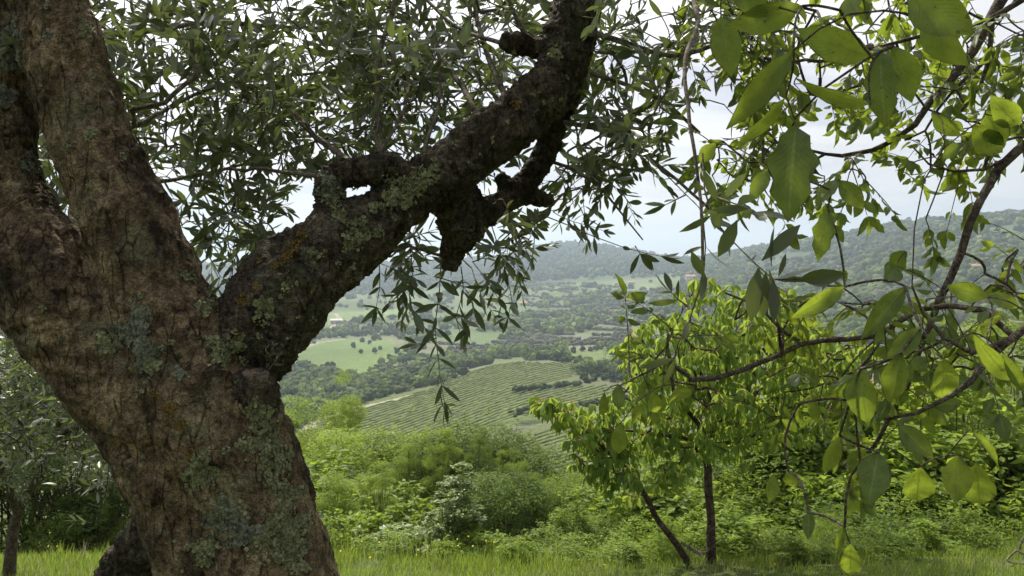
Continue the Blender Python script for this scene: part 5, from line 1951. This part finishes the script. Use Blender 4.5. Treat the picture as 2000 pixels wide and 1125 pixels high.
# ------------------------------------------------------------------ shrubs and small trees of the bank
def foliage_mesh(name, seed, n, leaf, lobes=16, spread=0.8, upright=0.0, lobe_r=(0.22, 0.42), low=0.12, openness=0.25, shoots=10, ratio=0.42, asp=1.0):
    """crown about 2 m across, 2 m times asp high, standing on z = 0"""
    r = np.random.default_rng(seed)
    lobes = int(lobes * asp ** 0.8)
    n = int(n * asp ** 0.85)
    shoots = int(shoots * 1.3)
    c = r.normal(0, 1, (lobes, 3))
    c /= np.linalg.norm(c, axis=1, keepdims=True)
    c *= r.uniform(0.2, 1, (lobes, 1)) ** 0.5
    c[:, 0] *= spread * 0.72
    c[:, 1] *= spread * 0.72
    c[:, 2] = (low * 2 + (c[:, 2] * 0.5 + 0.5) * (1.8 - low)) * asp
    lr = r.uniform(*lobe_r, lobes)
    k = r.choice(lobes, n, p=lr ** 2 / (lr ** 2).sum())
    d = r.normal(0, 1, (n, 3))
    d /= np.linalg.norm(d, axis=1, keepdims=True)
    rr = lr[k] * (1 - openness * r.random(n) ** 1.5 * 2)
    p = c[k] + d * rr[:, None] * np.array([1, 1, 1 + upright])
    # rough twiggy outline: clump by noise
    nz = vnoise(p / 0.16, seed)
    keep = nz > -0.28
    p, d = p[keep], d[keep]
    extra = []
    for s in range(shoots):
        q = c[r.integers(0, lobes)]
        b = q + np.array([0, 0, lr.mean() * 0.7]) + r.normal(0, 0.1, 3)
        u = unit(np.array([r.normal(0, 0.35), r.normal(0, 0.35), 1.0]))
        L = r.uniform(0.2, 0.5)
        m = int(26 + 30 * L)
        t = r.random((m, 1))
        extra.append(b + u * L * t + r.normal(0, 0.035, (m, 3)) * (1.2 - t))
    if extra:
        e = np.concatenate(extra)
        p = np.vstack([p, e])
        d = np.vstack([d, r.normal(0, 1, e.shape)])
    p[:, 2] = np.maximum(p[:, 2], 0.03)
    m = len(p)
    nrm = d * 0.6 + r.normal(0, 0.6, (m, 3)) + np.array([0, 0, 0.35])
    nrm /= np.linalg.norm(nrm, axis=1, keepdims=True)
    u = np.cross(nrm, r.normal(0, 1, (m, 3)))
    u /= np.linalg.norm(u, axis=1, keepdims=True) + 1e-9
    v = np.cross(nrm, u)
    s = (leaf * r.uniform(0.6, 1.35, m))[:, None]
    V = np.stack([p, p + u * s * 0.5 - v * s * ratio * 0.5 + nrm * s * 0.08, p + u * s, p + u * s * 0.5 + v * s * ratio * 0.5 + nrm * s * 0.08], 1).reshape(-1, 3)
    F = np.arange(4 * m).reshape(-1, 4)
    tint = np.repeat(np.clip(0.5 + 0.35 * vnoise(p / 0.35, seed + 4) + r.uniform(-0.3, 0.3, m), 0, 0.999), 4)
    me = mesh_np(name, V, F, smooth=False, attrs={'tint': tint})
    st = Tubes()
    for q, lq in zip(c, lr):
        a = np.array([r.normal(0, 0.07), r.normal(0, 0.07), -0.15])
        mid = (a + q) / 2 + r.normal(0, 0.06, 3)
        st.add(resample(np.array([a, mid, q + np.array([0, 0, lq * 0.2])]), 0.15), np.linspace(0.014, 0.003, len(resample(np.array([a, mid, q + np.array([0, 0, lq * 0.2])]), 0.15))), 4)
    ms = st.mesh('stems')
    top = float(np.percentile(p[:, 2], 97))
    wid = float(np.percentile(np.abs(p[:, 0]), 92))
    return me, ms, top, wid


FOL_SPEC = {
    'bushy': dict(seed=100, n=13000, leaf=0.050),
    'dense': dict(seed=110, n=17000, leaf=0.044, lobes=24, lobe_r=(0.2, 0.34), openness=0.15, shoots=14),
    'willow': dict(seed=120, n=11000, leaf=0.046, lobes=26, lobe_r=(0.12, 0.28), openness=0.4, shoots=26, ratio=0.3),
    'broad': dict(seed=130, n=4800, leaf=0.095, lobes=18, lobe_r=(0.18, 0.36), openness=0.4, shoots=8, ratio=0.55),
    'low': dict(seed=140, n=6500, leaf=0.065, lobes=16, spread=1.0, lobe_r=(0.2, 0.4), low=0.05, shoots=12, ratio=0.45),
    'sparse': dict(seed=150, n=1500, leaf=0.10, lobes=10, spread=0.6, lobe_r=(0.12, 0.26), low=0.3, openness=0.5, shoots=4, ratio=0.6),
}
FOL = {}


def fol(style, asp):
    b = min((0.7, 1.0, 1.45, 2.1, 3.0), key=lambda q: abs(math.log(q / asp)))
    i = _k.get(style, 0)
    _k[style] = i + 1
    key = (style, b, i % 2 if b < 2 else 0)
    if key not in FOL:
        sp = dict(FOL_SPEC[style])
        sp['seed'] += int(b * 10) + key[2] * 3
        FOL[key] = foliage_mesh('foliage', asp=b, **sp)
    return FOL[key]


_k = {}


def shrub(px, ytop, d, wpx, style, mat, label, cat='shrub', group=None, name=None, depth=1.0):
    x, y, ztop = P(px, ytop, d)
    zg = terrain(x, y)[0]
    h = max(0.25, ztop - zg)
    w = pix(wpx * (1.3 if d < 100 and wpx > 75 else 1.0), d)
    t = thing(name or ('shrub' if cat != 'tree' else 'small_tree'), (x, y, zg - 0.05), label, cat, group)
    fm, sm, top, wid = fol(style, h / w)
    rz = RNG.uniform(0, 6.28)
    for nm, me, mt in (('foliage', fm, M[mat]), ('stems', sm, M['bark_shrub'])):
        if len(me.materials) == 0:
            me.materials.append(mt)
        o = bpy.data.objects.new(nm, me)
        COL.objects.link(o)
        o.material_slots[0].link = 'OBJECT'
        o.material_slots[0].material = mt
        o.parent = t
        o.rotation_euler = (0, 0, rz)
        o.scale = (w / 2 / wid, w / 2 / wid * depth, h / top)
        o['kind'] = 'stuff'
    return t


SHRUBS = [
    (795, 872, 15.5, 62, 'willow', 'leaf_mid', 'upright plume of green shoots left of the tall dense bush', 'shrub'),
    (868, 842, 14.5, 66, 'willow', 'leaf_mid', 'highest upright plume of shoots in the middle of the bank', 'shrub'),
    (938, 850, 14, 60, 'willow', 'leaf_dark', 'dark upright plume beside the pointed bush', 'shrub'),
    (1000, 880, 13.5, 64, 'willow', 'leaf_mid', 'upright leafy plume in front of the nearer vineyard corner', 'shrub'),
    (1050, 925, 13, 60, 'willow', 'leaf_mid', 'lower plume of shoots right of the dark bushes', 'shrub'),
    (735, 905, 13, 66, 'willow', 'leaf_bright', 'yellow green plume rising behind the brambles', 'shrub'),
    (660, 930, 12.5, 66, 'bushy', 'leaf_bright', 'bright leafy clump near the trunk edge', 'shrub'),
    (1120, 985, 11, 74, 'broad', 'leaf_mid', 'leafy clump left of the leaning cherry stem', 'shrub'),
    (1345, 1000, 9.6, 74, 'broad', 'leaf_bright', 'broad leaved clump standing between the two cherry stems', 'shrub'),
    (1620, 1000, 9.4, 74, 'willow', 'leaf_bright', 'tuft of light shoots beside the lowest walnut leaf', 'shrub'),
    (1790, 1010, 9.0, 66, 'sparse', 'leaf_bright', 'loose light plant in front of the low bushes', 'shrub'),
    (1010, 1050, 8.6, 60, 'broad', 'leaf_bright', 'small leafy weed clump at the grass edge in the middle', 'shrub'),
    (860, 1062, 8.5, 46, 'sparse', 'leaf_bright', 'small weed in the grass below the elder', 'shrub'),
    (1220, 1068, 8.3, 50, 'sparse', 'leaf_mid', 'small weed in the grass left of the leaning cherry stem', 'shrub'),
    (1540, 1070, 8.2, 50, 'broad', 'leaf_mid', 'small leafy weed right of the cherry trunk in the grass', 'shrub'),
    # beyond the bank
    (575, 795, 26, 105, 'dense', 'leaf_bright', 'feathery yellow green tree just beside the olive trunk, lit from behind', 'tree'),
    (668, 780, 30, 62, 'bushy', 'leaf_bright', 'slim pale tree rising in front of the track beside the vineyard', 'tree'),
    (618, 845, 24, 90, 'bushy', 'leaf_mid', 'loose green tree between the two yellow green ones', 'tree'),
    (600, 900, 19, 110, 'bushy', 'leaf_mid', 'mid green bush pressed against the olive trunk edge', 'shrub'),
    (705, 845, 20, 150, 'dense', 'leaf_bright', 'rounded bright crowned bush below the pale slim tree', 'shrub'),
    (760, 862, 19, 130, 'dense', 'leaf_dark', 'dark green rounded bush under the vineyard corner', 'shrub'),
    (690, 925, 15, 160, 'broad', 'leaf_mid', 'leafy bush with bright tips below the rounded bush', 'shrub'),
    (770, 950, 14, 140, 'broad', 'leaf_mid', 'mid green bush behind the bramble', 'shrub'),
    (845, 845, 17, 130, 'dense', 'leaf_mid', 'tall upright dense bush in the middle of the bank', 'shrub'),
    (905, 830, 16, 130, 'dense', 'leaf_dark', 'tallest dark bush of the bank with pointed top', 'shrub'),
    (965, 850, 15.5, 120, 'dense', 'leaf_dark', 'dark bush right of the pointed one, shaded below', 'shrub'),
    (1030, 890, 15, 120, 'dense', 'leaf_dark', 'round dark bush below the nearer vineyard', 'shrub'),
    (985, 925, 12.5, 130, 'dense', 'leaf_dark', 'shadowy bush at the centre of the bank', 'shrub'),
    (1095, 935, 14, 110, 'bushy', 'leaf_mid', 'olive green bush between the dark bush and the cherry tree', 'shrub'),
    (1140, 915, 17, 110, 'willow', 'leaf_mid', 'feathery low tree under the rows of the nearer vineyard', 'tree'),
    (1200, 950, 12.5, 120, 'broad', 'leaf_mid', 'dark bush behind the leaning cherry stem', 'shrub'),
    (1280, 915, 12, 140, 'broad', 'leaf_mid', 'bush behind the two cherry stems', 'shrub'),
    (1540, 700, 13, 190, 'broad', 'leaf_mid', 'tall dark leafy tree behind the cherry crown', 'tree'),
    (1450, 850, 12.5, 170, 'bushy', 'leaf_mid', 'shaded bush below the cherry crown', 'shrub'),
    (1620, 760, 13, 180, 'broad', 'leaf_bright', 'green bush below the walnut branches', 'shrub'),
    (1760, 725, 13, 170, 'broad', 'leaf_bright', 'sunlit bush under the largest walnut leaves', 'shrub'),
    (1700, 850, 11.5, 170, 'broad', 'leaf_bright', 'broad leaved bush below the walnut branch end', 'shrub'),
    (1870, 760, 12, 170, 'broad', 'leaf_bright', 'bush in dappled light near the picture corner', 'shrub'),
    (1900, 640, 17, 110, 'willow', 'leaf_bright', 'slender yellow green tree seen through the walnut leaves', 'tree'),
    (1985, 610, 15, 150, 'willow', 'leaf_bright', 'bright yellow green tree beyond the walnut fork', 'tree'),
    (1960, 860, 11, 150, 'broad', 'leaf_mid', 'broad leaved bush behind the dead branches', 'shrub'),
    (1560, 960, 11, 170, 'bushy', 'leaf_mid', 'bush right of the upright cherry trunk', 'shrub'),
    (1700, 985, 10, 170, 'low', 'leaf_dark', 'dark low bush with a shady hollow', 'shrub'),
    (1830, 960, 10, 160, 'low', 'leaf_mid', 'low bush below the row of hanging walnut leaves', 'shrub'),
    (1265, 1020, 9.0, 100, 'low', 'leaf_bright', 'low bush at the foot of the leaning cherry stem', 'shrub'),
    (1450, 1005, 9.2, 110, 'broad', 'leaf_bright', 'low bush right beside the cherry trunk foot', 'shrub'),
    # front edge
    (630, 1005, 12, 70, 'dense', 'leaf_grey', 'soft grey green broom bush beside the trunk', 'shrub'),
    (700, 1000, 11, 100, 'broad', 'leaf_bright', 'light yellow green bramble at the meadow edge', 'shrub'),
    (780, 1010, 10.6, 100, 'sparse', 'leaf_pale', 'sparse pale shrub with glinting leaves', 'shrub'),
    (835, 1030, 9.4, 90, 'broad', 'leaf_pale', 'pale bramble below the elder', 'shrub'),
    (740, 1045, 9, 80, 'low', 'leaf_bright', 'low tangled bramble at the grass edge', 'shrub'),
    (905, 900, 9.6, 66, 'sparse', 'leaf_pale', 'slender young elder with whitish shining leaves', 'tree'),
    (880, 950, 9.4, 70, 'sparse', 'leaf_pale', 'second slim elder with pale leaves, lower and in front', 'tree'),
    (930, 1035, 9.2, 90, 'broad', 'leaf_bright', 'bright leafy bush at the elder foot', 'shrub'),
    (1070, 1035, 9, 120, 'low', 'leaf_mid', 'low spreading bush in the middle of the grass edge', 'shrub'),
    (1150, 1055, 8.7, 120, 'low', 'leaf_bright', 'low yellow green undergrowth left of the cherry tree', 'shrub'),
    (1190, 1000, 11.5, 110, 'bushy', 'leaf_mid', 'tangled bush behind the yellow green undergrowth', 'shrub'),
    (1335, 1050, 9.0, 90, 'low', 'leaf_bright', 'light leafed bush between the cherry stems', 'shrub'),
    (1470, 1058, 8.7, 110, 'low', 'leaf_bright', 'light undergrowth at the right of the cherry trunk', 'shrub'),
    (1580, 1060, 8.6, 120, 'low', 'leaf_mid', 'low mid green undergrowth below the lowest walnut twig', 'shrub'),
    (1700, 1062, 8.5, 110, 'low', 'leaf_mid', 'low undergrowth under the dark hollow', 'shrub'),
    (1830, 1050, 9.2, 120, 'broad', 'leaf_bright', 'pale yellow leaved bush near the dead branches', 'shrub'),
    (1960, 1010, 9.4, 120, 'low', 'leaf_mid', 'undergrowth behind the dead branches', 'shrub'),
    # behind the trunk to the left
    (250, 890, 13, 150, 'bushy', 'leaf_dark', 'bright green bush between the olives left of the trunk', 'shrub'),
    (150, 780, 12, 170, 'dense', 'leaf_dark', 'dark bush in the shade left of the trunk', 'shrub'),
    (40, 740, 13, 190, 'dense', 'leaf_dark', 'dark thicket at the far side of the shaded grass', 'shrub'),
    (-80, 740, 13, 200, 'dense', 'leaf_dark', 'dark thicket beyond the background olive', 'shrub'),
    (100, 990, 12, 120, 'low', 'leaf_mid', 'low bush at the end of the shaded grass', 'shrub'),
    (205, 1010, 12, 110, 'low', 'leaf_mid', 'low bush behind the dark second stem', 'shrub'),
    (330, 850, 14, 170, 'dense', 'leaf_dark', 'bush hidden behind the olive trunk', 'shrub'),
    (470, 900, 15, 170, 'bushy', 'leaf_mid', 'bush hidden behind the trunk foot', 'shrub'),
    (2080, 800, 12, 170, 'bushy', 'leaf_mid', 'bush just outside beyond the walnut', 'shrub'),
    (1350, 880, 15, 160, 'bushy', 'leaf_dark', 'bush filling the gap behind the cherry trunk', 'shrub'),
    (990, 838, 205, 42, 'bushy', 'leaf_mid', 'lone rounded tree at the foot of the wide vineyard', 'tree'),
    (1045, 835, 200, 50, 'bushy', 'leaf_dark', 'darker tree beside the lone rounded one', 'tree'),
    (1010, 850, 190, 60, 'low', 'leaf_grey', 'grey scrub patch below the lone rounded tree', 'shrub'),
    (940, 868, 175, 50, 'low', 'leaf_mid', 'scrub at the low corner of the wide vineyard', 'shrub'),
    (1070, 870, 150, 40, 'low', 'leaf_pale', 'pale round shrub between the two vineyards', 'shrub'),
]
for a in SHRUBS:
    shrub(*a[:6], a[6], a[7])
for px, yt, d, w in ((560, 905, 40, 120), (660, 900, 45, 120), (760, 905, 44, 120), (860, 915, 42, 120), (950, 925, 40, 110), (1050, 945, 40, 110), (1150, 930, 42, 120), (1260, 900, 45, 120), (1400, 850, 50, 140),
                     (1560, 800, 60, 150), (1700, 790, 65, 150), (1850, 780, 60, 150), (1980, 780, 60, 150), (1800, 720, 110, 90), (1950, 700, 120, 90), (640, 880, 60, 100), (590, 860, 70, 90)):
    shrub(px, yt, d, w, 'bushy', random.choice(['leaf_mid', 'leaf_dark']), 'rounded green tree %s on the slope, behind ' % ('lower' if d < 50 else 'far down') + next(n for q, n in ((650, 'the yellow green tree'), (720, 'the slim pale tree'), (820, 'the rounded bright bush'), (900, 'the upright dense bush'), (1000, 'the pointed dark bush'), (1100, 'the round dark bush'), (1200, 'the feathery low tree'), (1300, 'the leaning cherry stem'), (1450, 'the cherry trunk'), (1650, 'the tall dark tree'), (1750, 'the sunlit bush'), (1880, 'the walnut leaves'), (9999, 'the bright tree beyond the walnut fork')) if px < q), 'tree', 'trees lower on the slope')


# ------------------------------------------------------------------ the second olive, behind
def build_back_olive():
    g = P(15, 1115, 7.6)
    zg = terrain(g[0], g[1])[0]
    root = thing('olive_tree', (g[0], g[1], zg), 'smaller dark olive tree in the shade behind the big trunk', 'olive tree')
    sk = Skeleton()
    B = M['bark_shrub']
    tb = Tubes()
    w = resample(np.array([(g[0], g[1], zg - 0.1, 0.06), (*P(25, 1040, 7.6), 0.045), (*P(45, 980, 7.5), 0.04), (*P(80, 920, 7.4), 0.035), (*P(110, 850, 7.3), 0.03), (*P(130, 760, 7.2), 0.02)]), 0.1)
    tb.add(w[:, :3], w[:, 3], 8, wobble=0.15)
    put('trunk', tb.mesh('trunk'), B, root)
    sk.seed(w[6:])
    hand_branch(root, sk, [(35, 1000, 7.5), (10, 930, 7.2), (-20, 850, 7.0), (-30, 750, 6.8)], 8, 4, B, step=0.1)
    hand_branch(root, sk, [(110, 850, 7.3), (180, 820, 6.0), (260, 790, 5.0), (330, 760, 4.2)], 7, 8, B, step=0.1)
    hand_branch(root, sk, [(130, 760, 7.2), (160, 690, 7.0), (120, 600, 6.8), (60, 520, 6.8)], 6, 4, B, step=0.1)
    tg = []
    for (cx, cy), (rx, ry), (a0, a1), n in (((90, 780), (150, 110), (5.5, 7.8), 210), ((60, 680), (110, 70), (5.5, 7.5), 110), ((0, 880), (80, 80), (6, 8), 40), ((180, 900), (60, 40), (6, 7.5), 20), ((120, 560), (160, 80), (6, 8), 60),
                                            ((300, 700), (120, 120), (5.5, 8), 50), ((-120, 750), (120, 160), (5.5, 8), 50)):
        for _ in range(n):
            a, q = RNG.uniform(0, 6.28), math.sqrt(RNG.random())
            tg.append(P(cx + rx * q * math.cos(a), cy + ry * q * math.sin(a), RNG.uniform(a0, a1)))
    TB, LV = Tubes(), Leaves()
    sk.grow(tg, tubes=TB, base=0.002, k=0.0016)
    for t in tg:
        olive_twig(LV, TB, t, rvec(0.8), RNG.uniform(0.2, 0.35), leaf=0.055, droop=0.5, r0=0.0018, spacing=0.022)
    n0 = len(LV.pos)
    L2 = Leaves()
    for pts, sp in (([(205, 815, 3.6), (160, 850, 3.5), (112, 885, 3.4), (65, 895, 3.3), (21, 897, 3.3)], 0.045), ([(170, 745, 3.6), (120, 775, 3.5), (72, 830, 3.4)], 0.035), ([(210, 940, 3.6), (160, 952, 3.5), (112, 946, 3.5)], 0.035),
                    ([(180, 1022, 3.6), (168, 1020, 3.6), (150, 1018, 3.6)], 0.02), ([(200, 860, 3.7), (195, 900, 3.6), (190, 960, 3.6)], 0.03), ([(120, 700, 3.6), (80, 700, 3.5), (40, 715, 3.5)], 0.03), ([(150, 790, 3.7), (100, 780, 3.6), (60, 770, 3.5)], 0.035),
                    ([(70, 660, 3.6), (50, 690, 3.5), (30, 720, 3.5)], 0.03), ([(230, 900, 3.7), (180, 880, 3.6), (140, 905, 3.6)], 0.035), ([(40, 620, 3.6), (20, 640, 3.5), (10, 660, 3.5)], 0.03), ([(190, 800, 3.6), (150, 815, 3.5), (100, 820, 3.5)], 0.035)):
        p = spray(LV, TB, pts, 0.062, sp, skip=0.1)
        sk.grow([p[0]], tubes=TB, base=0.0018, k=0.0005)
    o = put('twigs', TB.mesh('twigs'), B, root)
    o['kind'] = 'stuff'
    LV.emit(root, T_OLIVE, M['olive_leaf'], n_obj=160)


build_back_olive()


# ------------------------------------------------------------------ grass, flowers, dead wood
def grass_patch(name, n, xr, yr, hgt, width, mat, seed, dens=None, label=None):
    r = np.random.default_rng(seed)
    x, y = r.uniform(*xr, n), r.uniform(*yr, n)
    q = np.stack([x, y, x * 0], 1)
    c = vnoise(q / 0.35, seed) + 0.6 * vnoise(q / 1.1, seed + 1)
    k = c > (-0.35 if dens is None else dens)
    x, y, c = x[k], y[k], c[k]
    m = len(x)
    z = terrain(x, y)
    h = hgt * r.uniform(0.45, 1.25, m) * (1 + 0.45 * np.clip(c, -0.6, 1.2))
    a = r.uniform(0, 6.28, m)
    lean = r.uniform(0.05, 0.6, m)
    dx, dy = np.cos(a), np.sin(a)
    wx, wy = -np.sin(a + r.normal(0, 0.6, m)), np.cos(a)
    lv = []
    for t, w in ((0, 1.0), (0.4, 0.85), (0.75, 0.5), (1.0, 0.0)):
        cx = x + dx * lean * h * t * t
        cy = y + dy * lean * h * t * t
        cz = z + h * (t - 0.25 * lean * t * t) - 0.01
        if w > 0:
            lv.append(np.stack([cx - wx * width * w / 2, cy - wy * width * w / 2, cz], 1))
            lv.append(np.stack([cx + wx * width * w / 2, cy + wy * width * w / 2, cz], 1))
        else:
            lv.append(np.stack([cx, cy, cz], 1))
    V = np.stack(lv, 1).reshape(-1, 3)
    b = np.arange(m)[:, None] * 7
    Q = np.concatenate([b + np.array([0, 1, 3, 2]), b + np.array([2, 3, 5, 4])])
    T = b + np.array([4, 5, 6])
    me = mesh_np(name, V, [Q, T], smooth=False, attrs={'tint': np.repeat(np.clip(0.5 + 0.3 * c + r.uniform(-0.25, 0.25, m), 0, 0.999), 7)})
    o = put(name, me, M[mat])
    o['kind'] = 'stuff'
    return o


grass_patch('grass', 80000, (-5.5, 7.5), (5.2, 11.5), 0.10, 0.006, 'grass', 1, dens=-0.8)
grass_patch('tall_grass', 16000, (-5.0, 7.5), (7.6, 9.6), 0.16, 0.006, 'grass', 2, dens=0.1)
grass_patch('dry_grass', 5000, (-5.0, 7.5), (6.0, 10.5), 0.17, 0.004, 'dry_grass', 3, dens=0.35)
grass_patch('grass_tufts', 5000, (-5.0, 7.5), (7.4, 9.4), 0.30, 0.006, 'grass', 9, dens=0.62)
grass_patch('meadow_grass', 26000, (-7, 7), (-3, 5.4), 0.12, 0.008, 'grass', 4, dens=-0.1)


def flowers():
    r = np.random.default_rng(8)
    TB = Tubes()
    Vs, Fs, n = [], [], 0
    for k in range(34):
        px = r.choice([90, 780, 860, 900, 940, 1240, 1500, 720]) + r.normal(0, 60)
        d = r.uniform(7.4, 9.4)
        x = (px - 1000) / FPX * d
        z = terrain(x, d)[0]
        h = r.uniform(0.08, 0.3)
        top = np.array([x + r.normal(0, 0.03), d, z + h])
        TB.add([(x, d, z), top], 0.002, 3)
        nn = unit(np.array([r.normal(0, 0.4), -0.6, 1]))
        u = unit(np.cross(nn, [1, 0.2, 0]))
        v = np.cross(nn, u)
        for q in range(5):
            a = q * 2 * math.pi / 5
            dr = u * math.cos(a) + v * math.sin(a)
            tg = -u * math.sin(a) + v * math.cos(a)
            s = 0.010
            Vs += [top, top + dr * s * 0.6 + tg * s * 0.45, top + dr * s, top + dr * s * 0.6 - tg * s * 0.45]
            Fs.append((n, n + 1, n + 2, n + 3))
            n += 4
    o = put('wildflower_stalks', TB.mesh('wildflower_stalks'), M['grass'])
    o['kind'] = 'stuff'
    o = put('wildflower_blossoms', mesh_np('wildflower_blossoms', np.array(Vs), np.array(Fs), smooth=False), M['petal'])
    o['kind'] = 'stuff'


flowers()


def dead_wood():
    g = P(1985, 1095, 8.0)
    zg = terrain(g[0], g[1])[0]
    root = thing('dead_branch', (g[0], g[1], zg), 'bare grey dead branch lying in the grass near the picture corner', 'branch')
    for pts, r0, r1 in (([(2030, 1105, 8.0), (1990, 1075, 8.0), (1975, 1085, 8.0), (1962, 1100, 8.0), (1950, 1120, 8.0)], 2.6, 1.6), ([(1990, 1075, 8.0), (2000, 1050, 8.0), (2020, 1040, 8.0)], 2, 1),
                        ([(1985, 1100, 7.9), (1960, 1110, 7.9), (1945, 1105, 7.9)], 3, 1.5), ([(2020, 1090, 7.9), (1995, 1100, 7.9), (1970, 1095, 7.9)], 3, 2)):
        hand_branch(root, None, pts, r0, r1, M['dead_wood'], step=0.05, jit=0.004)
    g = P(1345, 1075, 8.0)
    root = thing('dead_branch', (g[0], g[1], terrain(g[0], g[1])[0]), 'pale dry twigs lying between the two cherry stems', 'branch')
    for k in range(5):
        hand_branch(root, None, [(1330 + 6 * k, 1060 + 4 * k, 8.0), (1350 + 5 * k, 1070 + 3 * k, 8.0), (1368 + 5 * k, 1090 - 5 * k, 7.9)], 2, 1, M['dead_wood'], step=0.05, jit=0.004)


dead_wood()
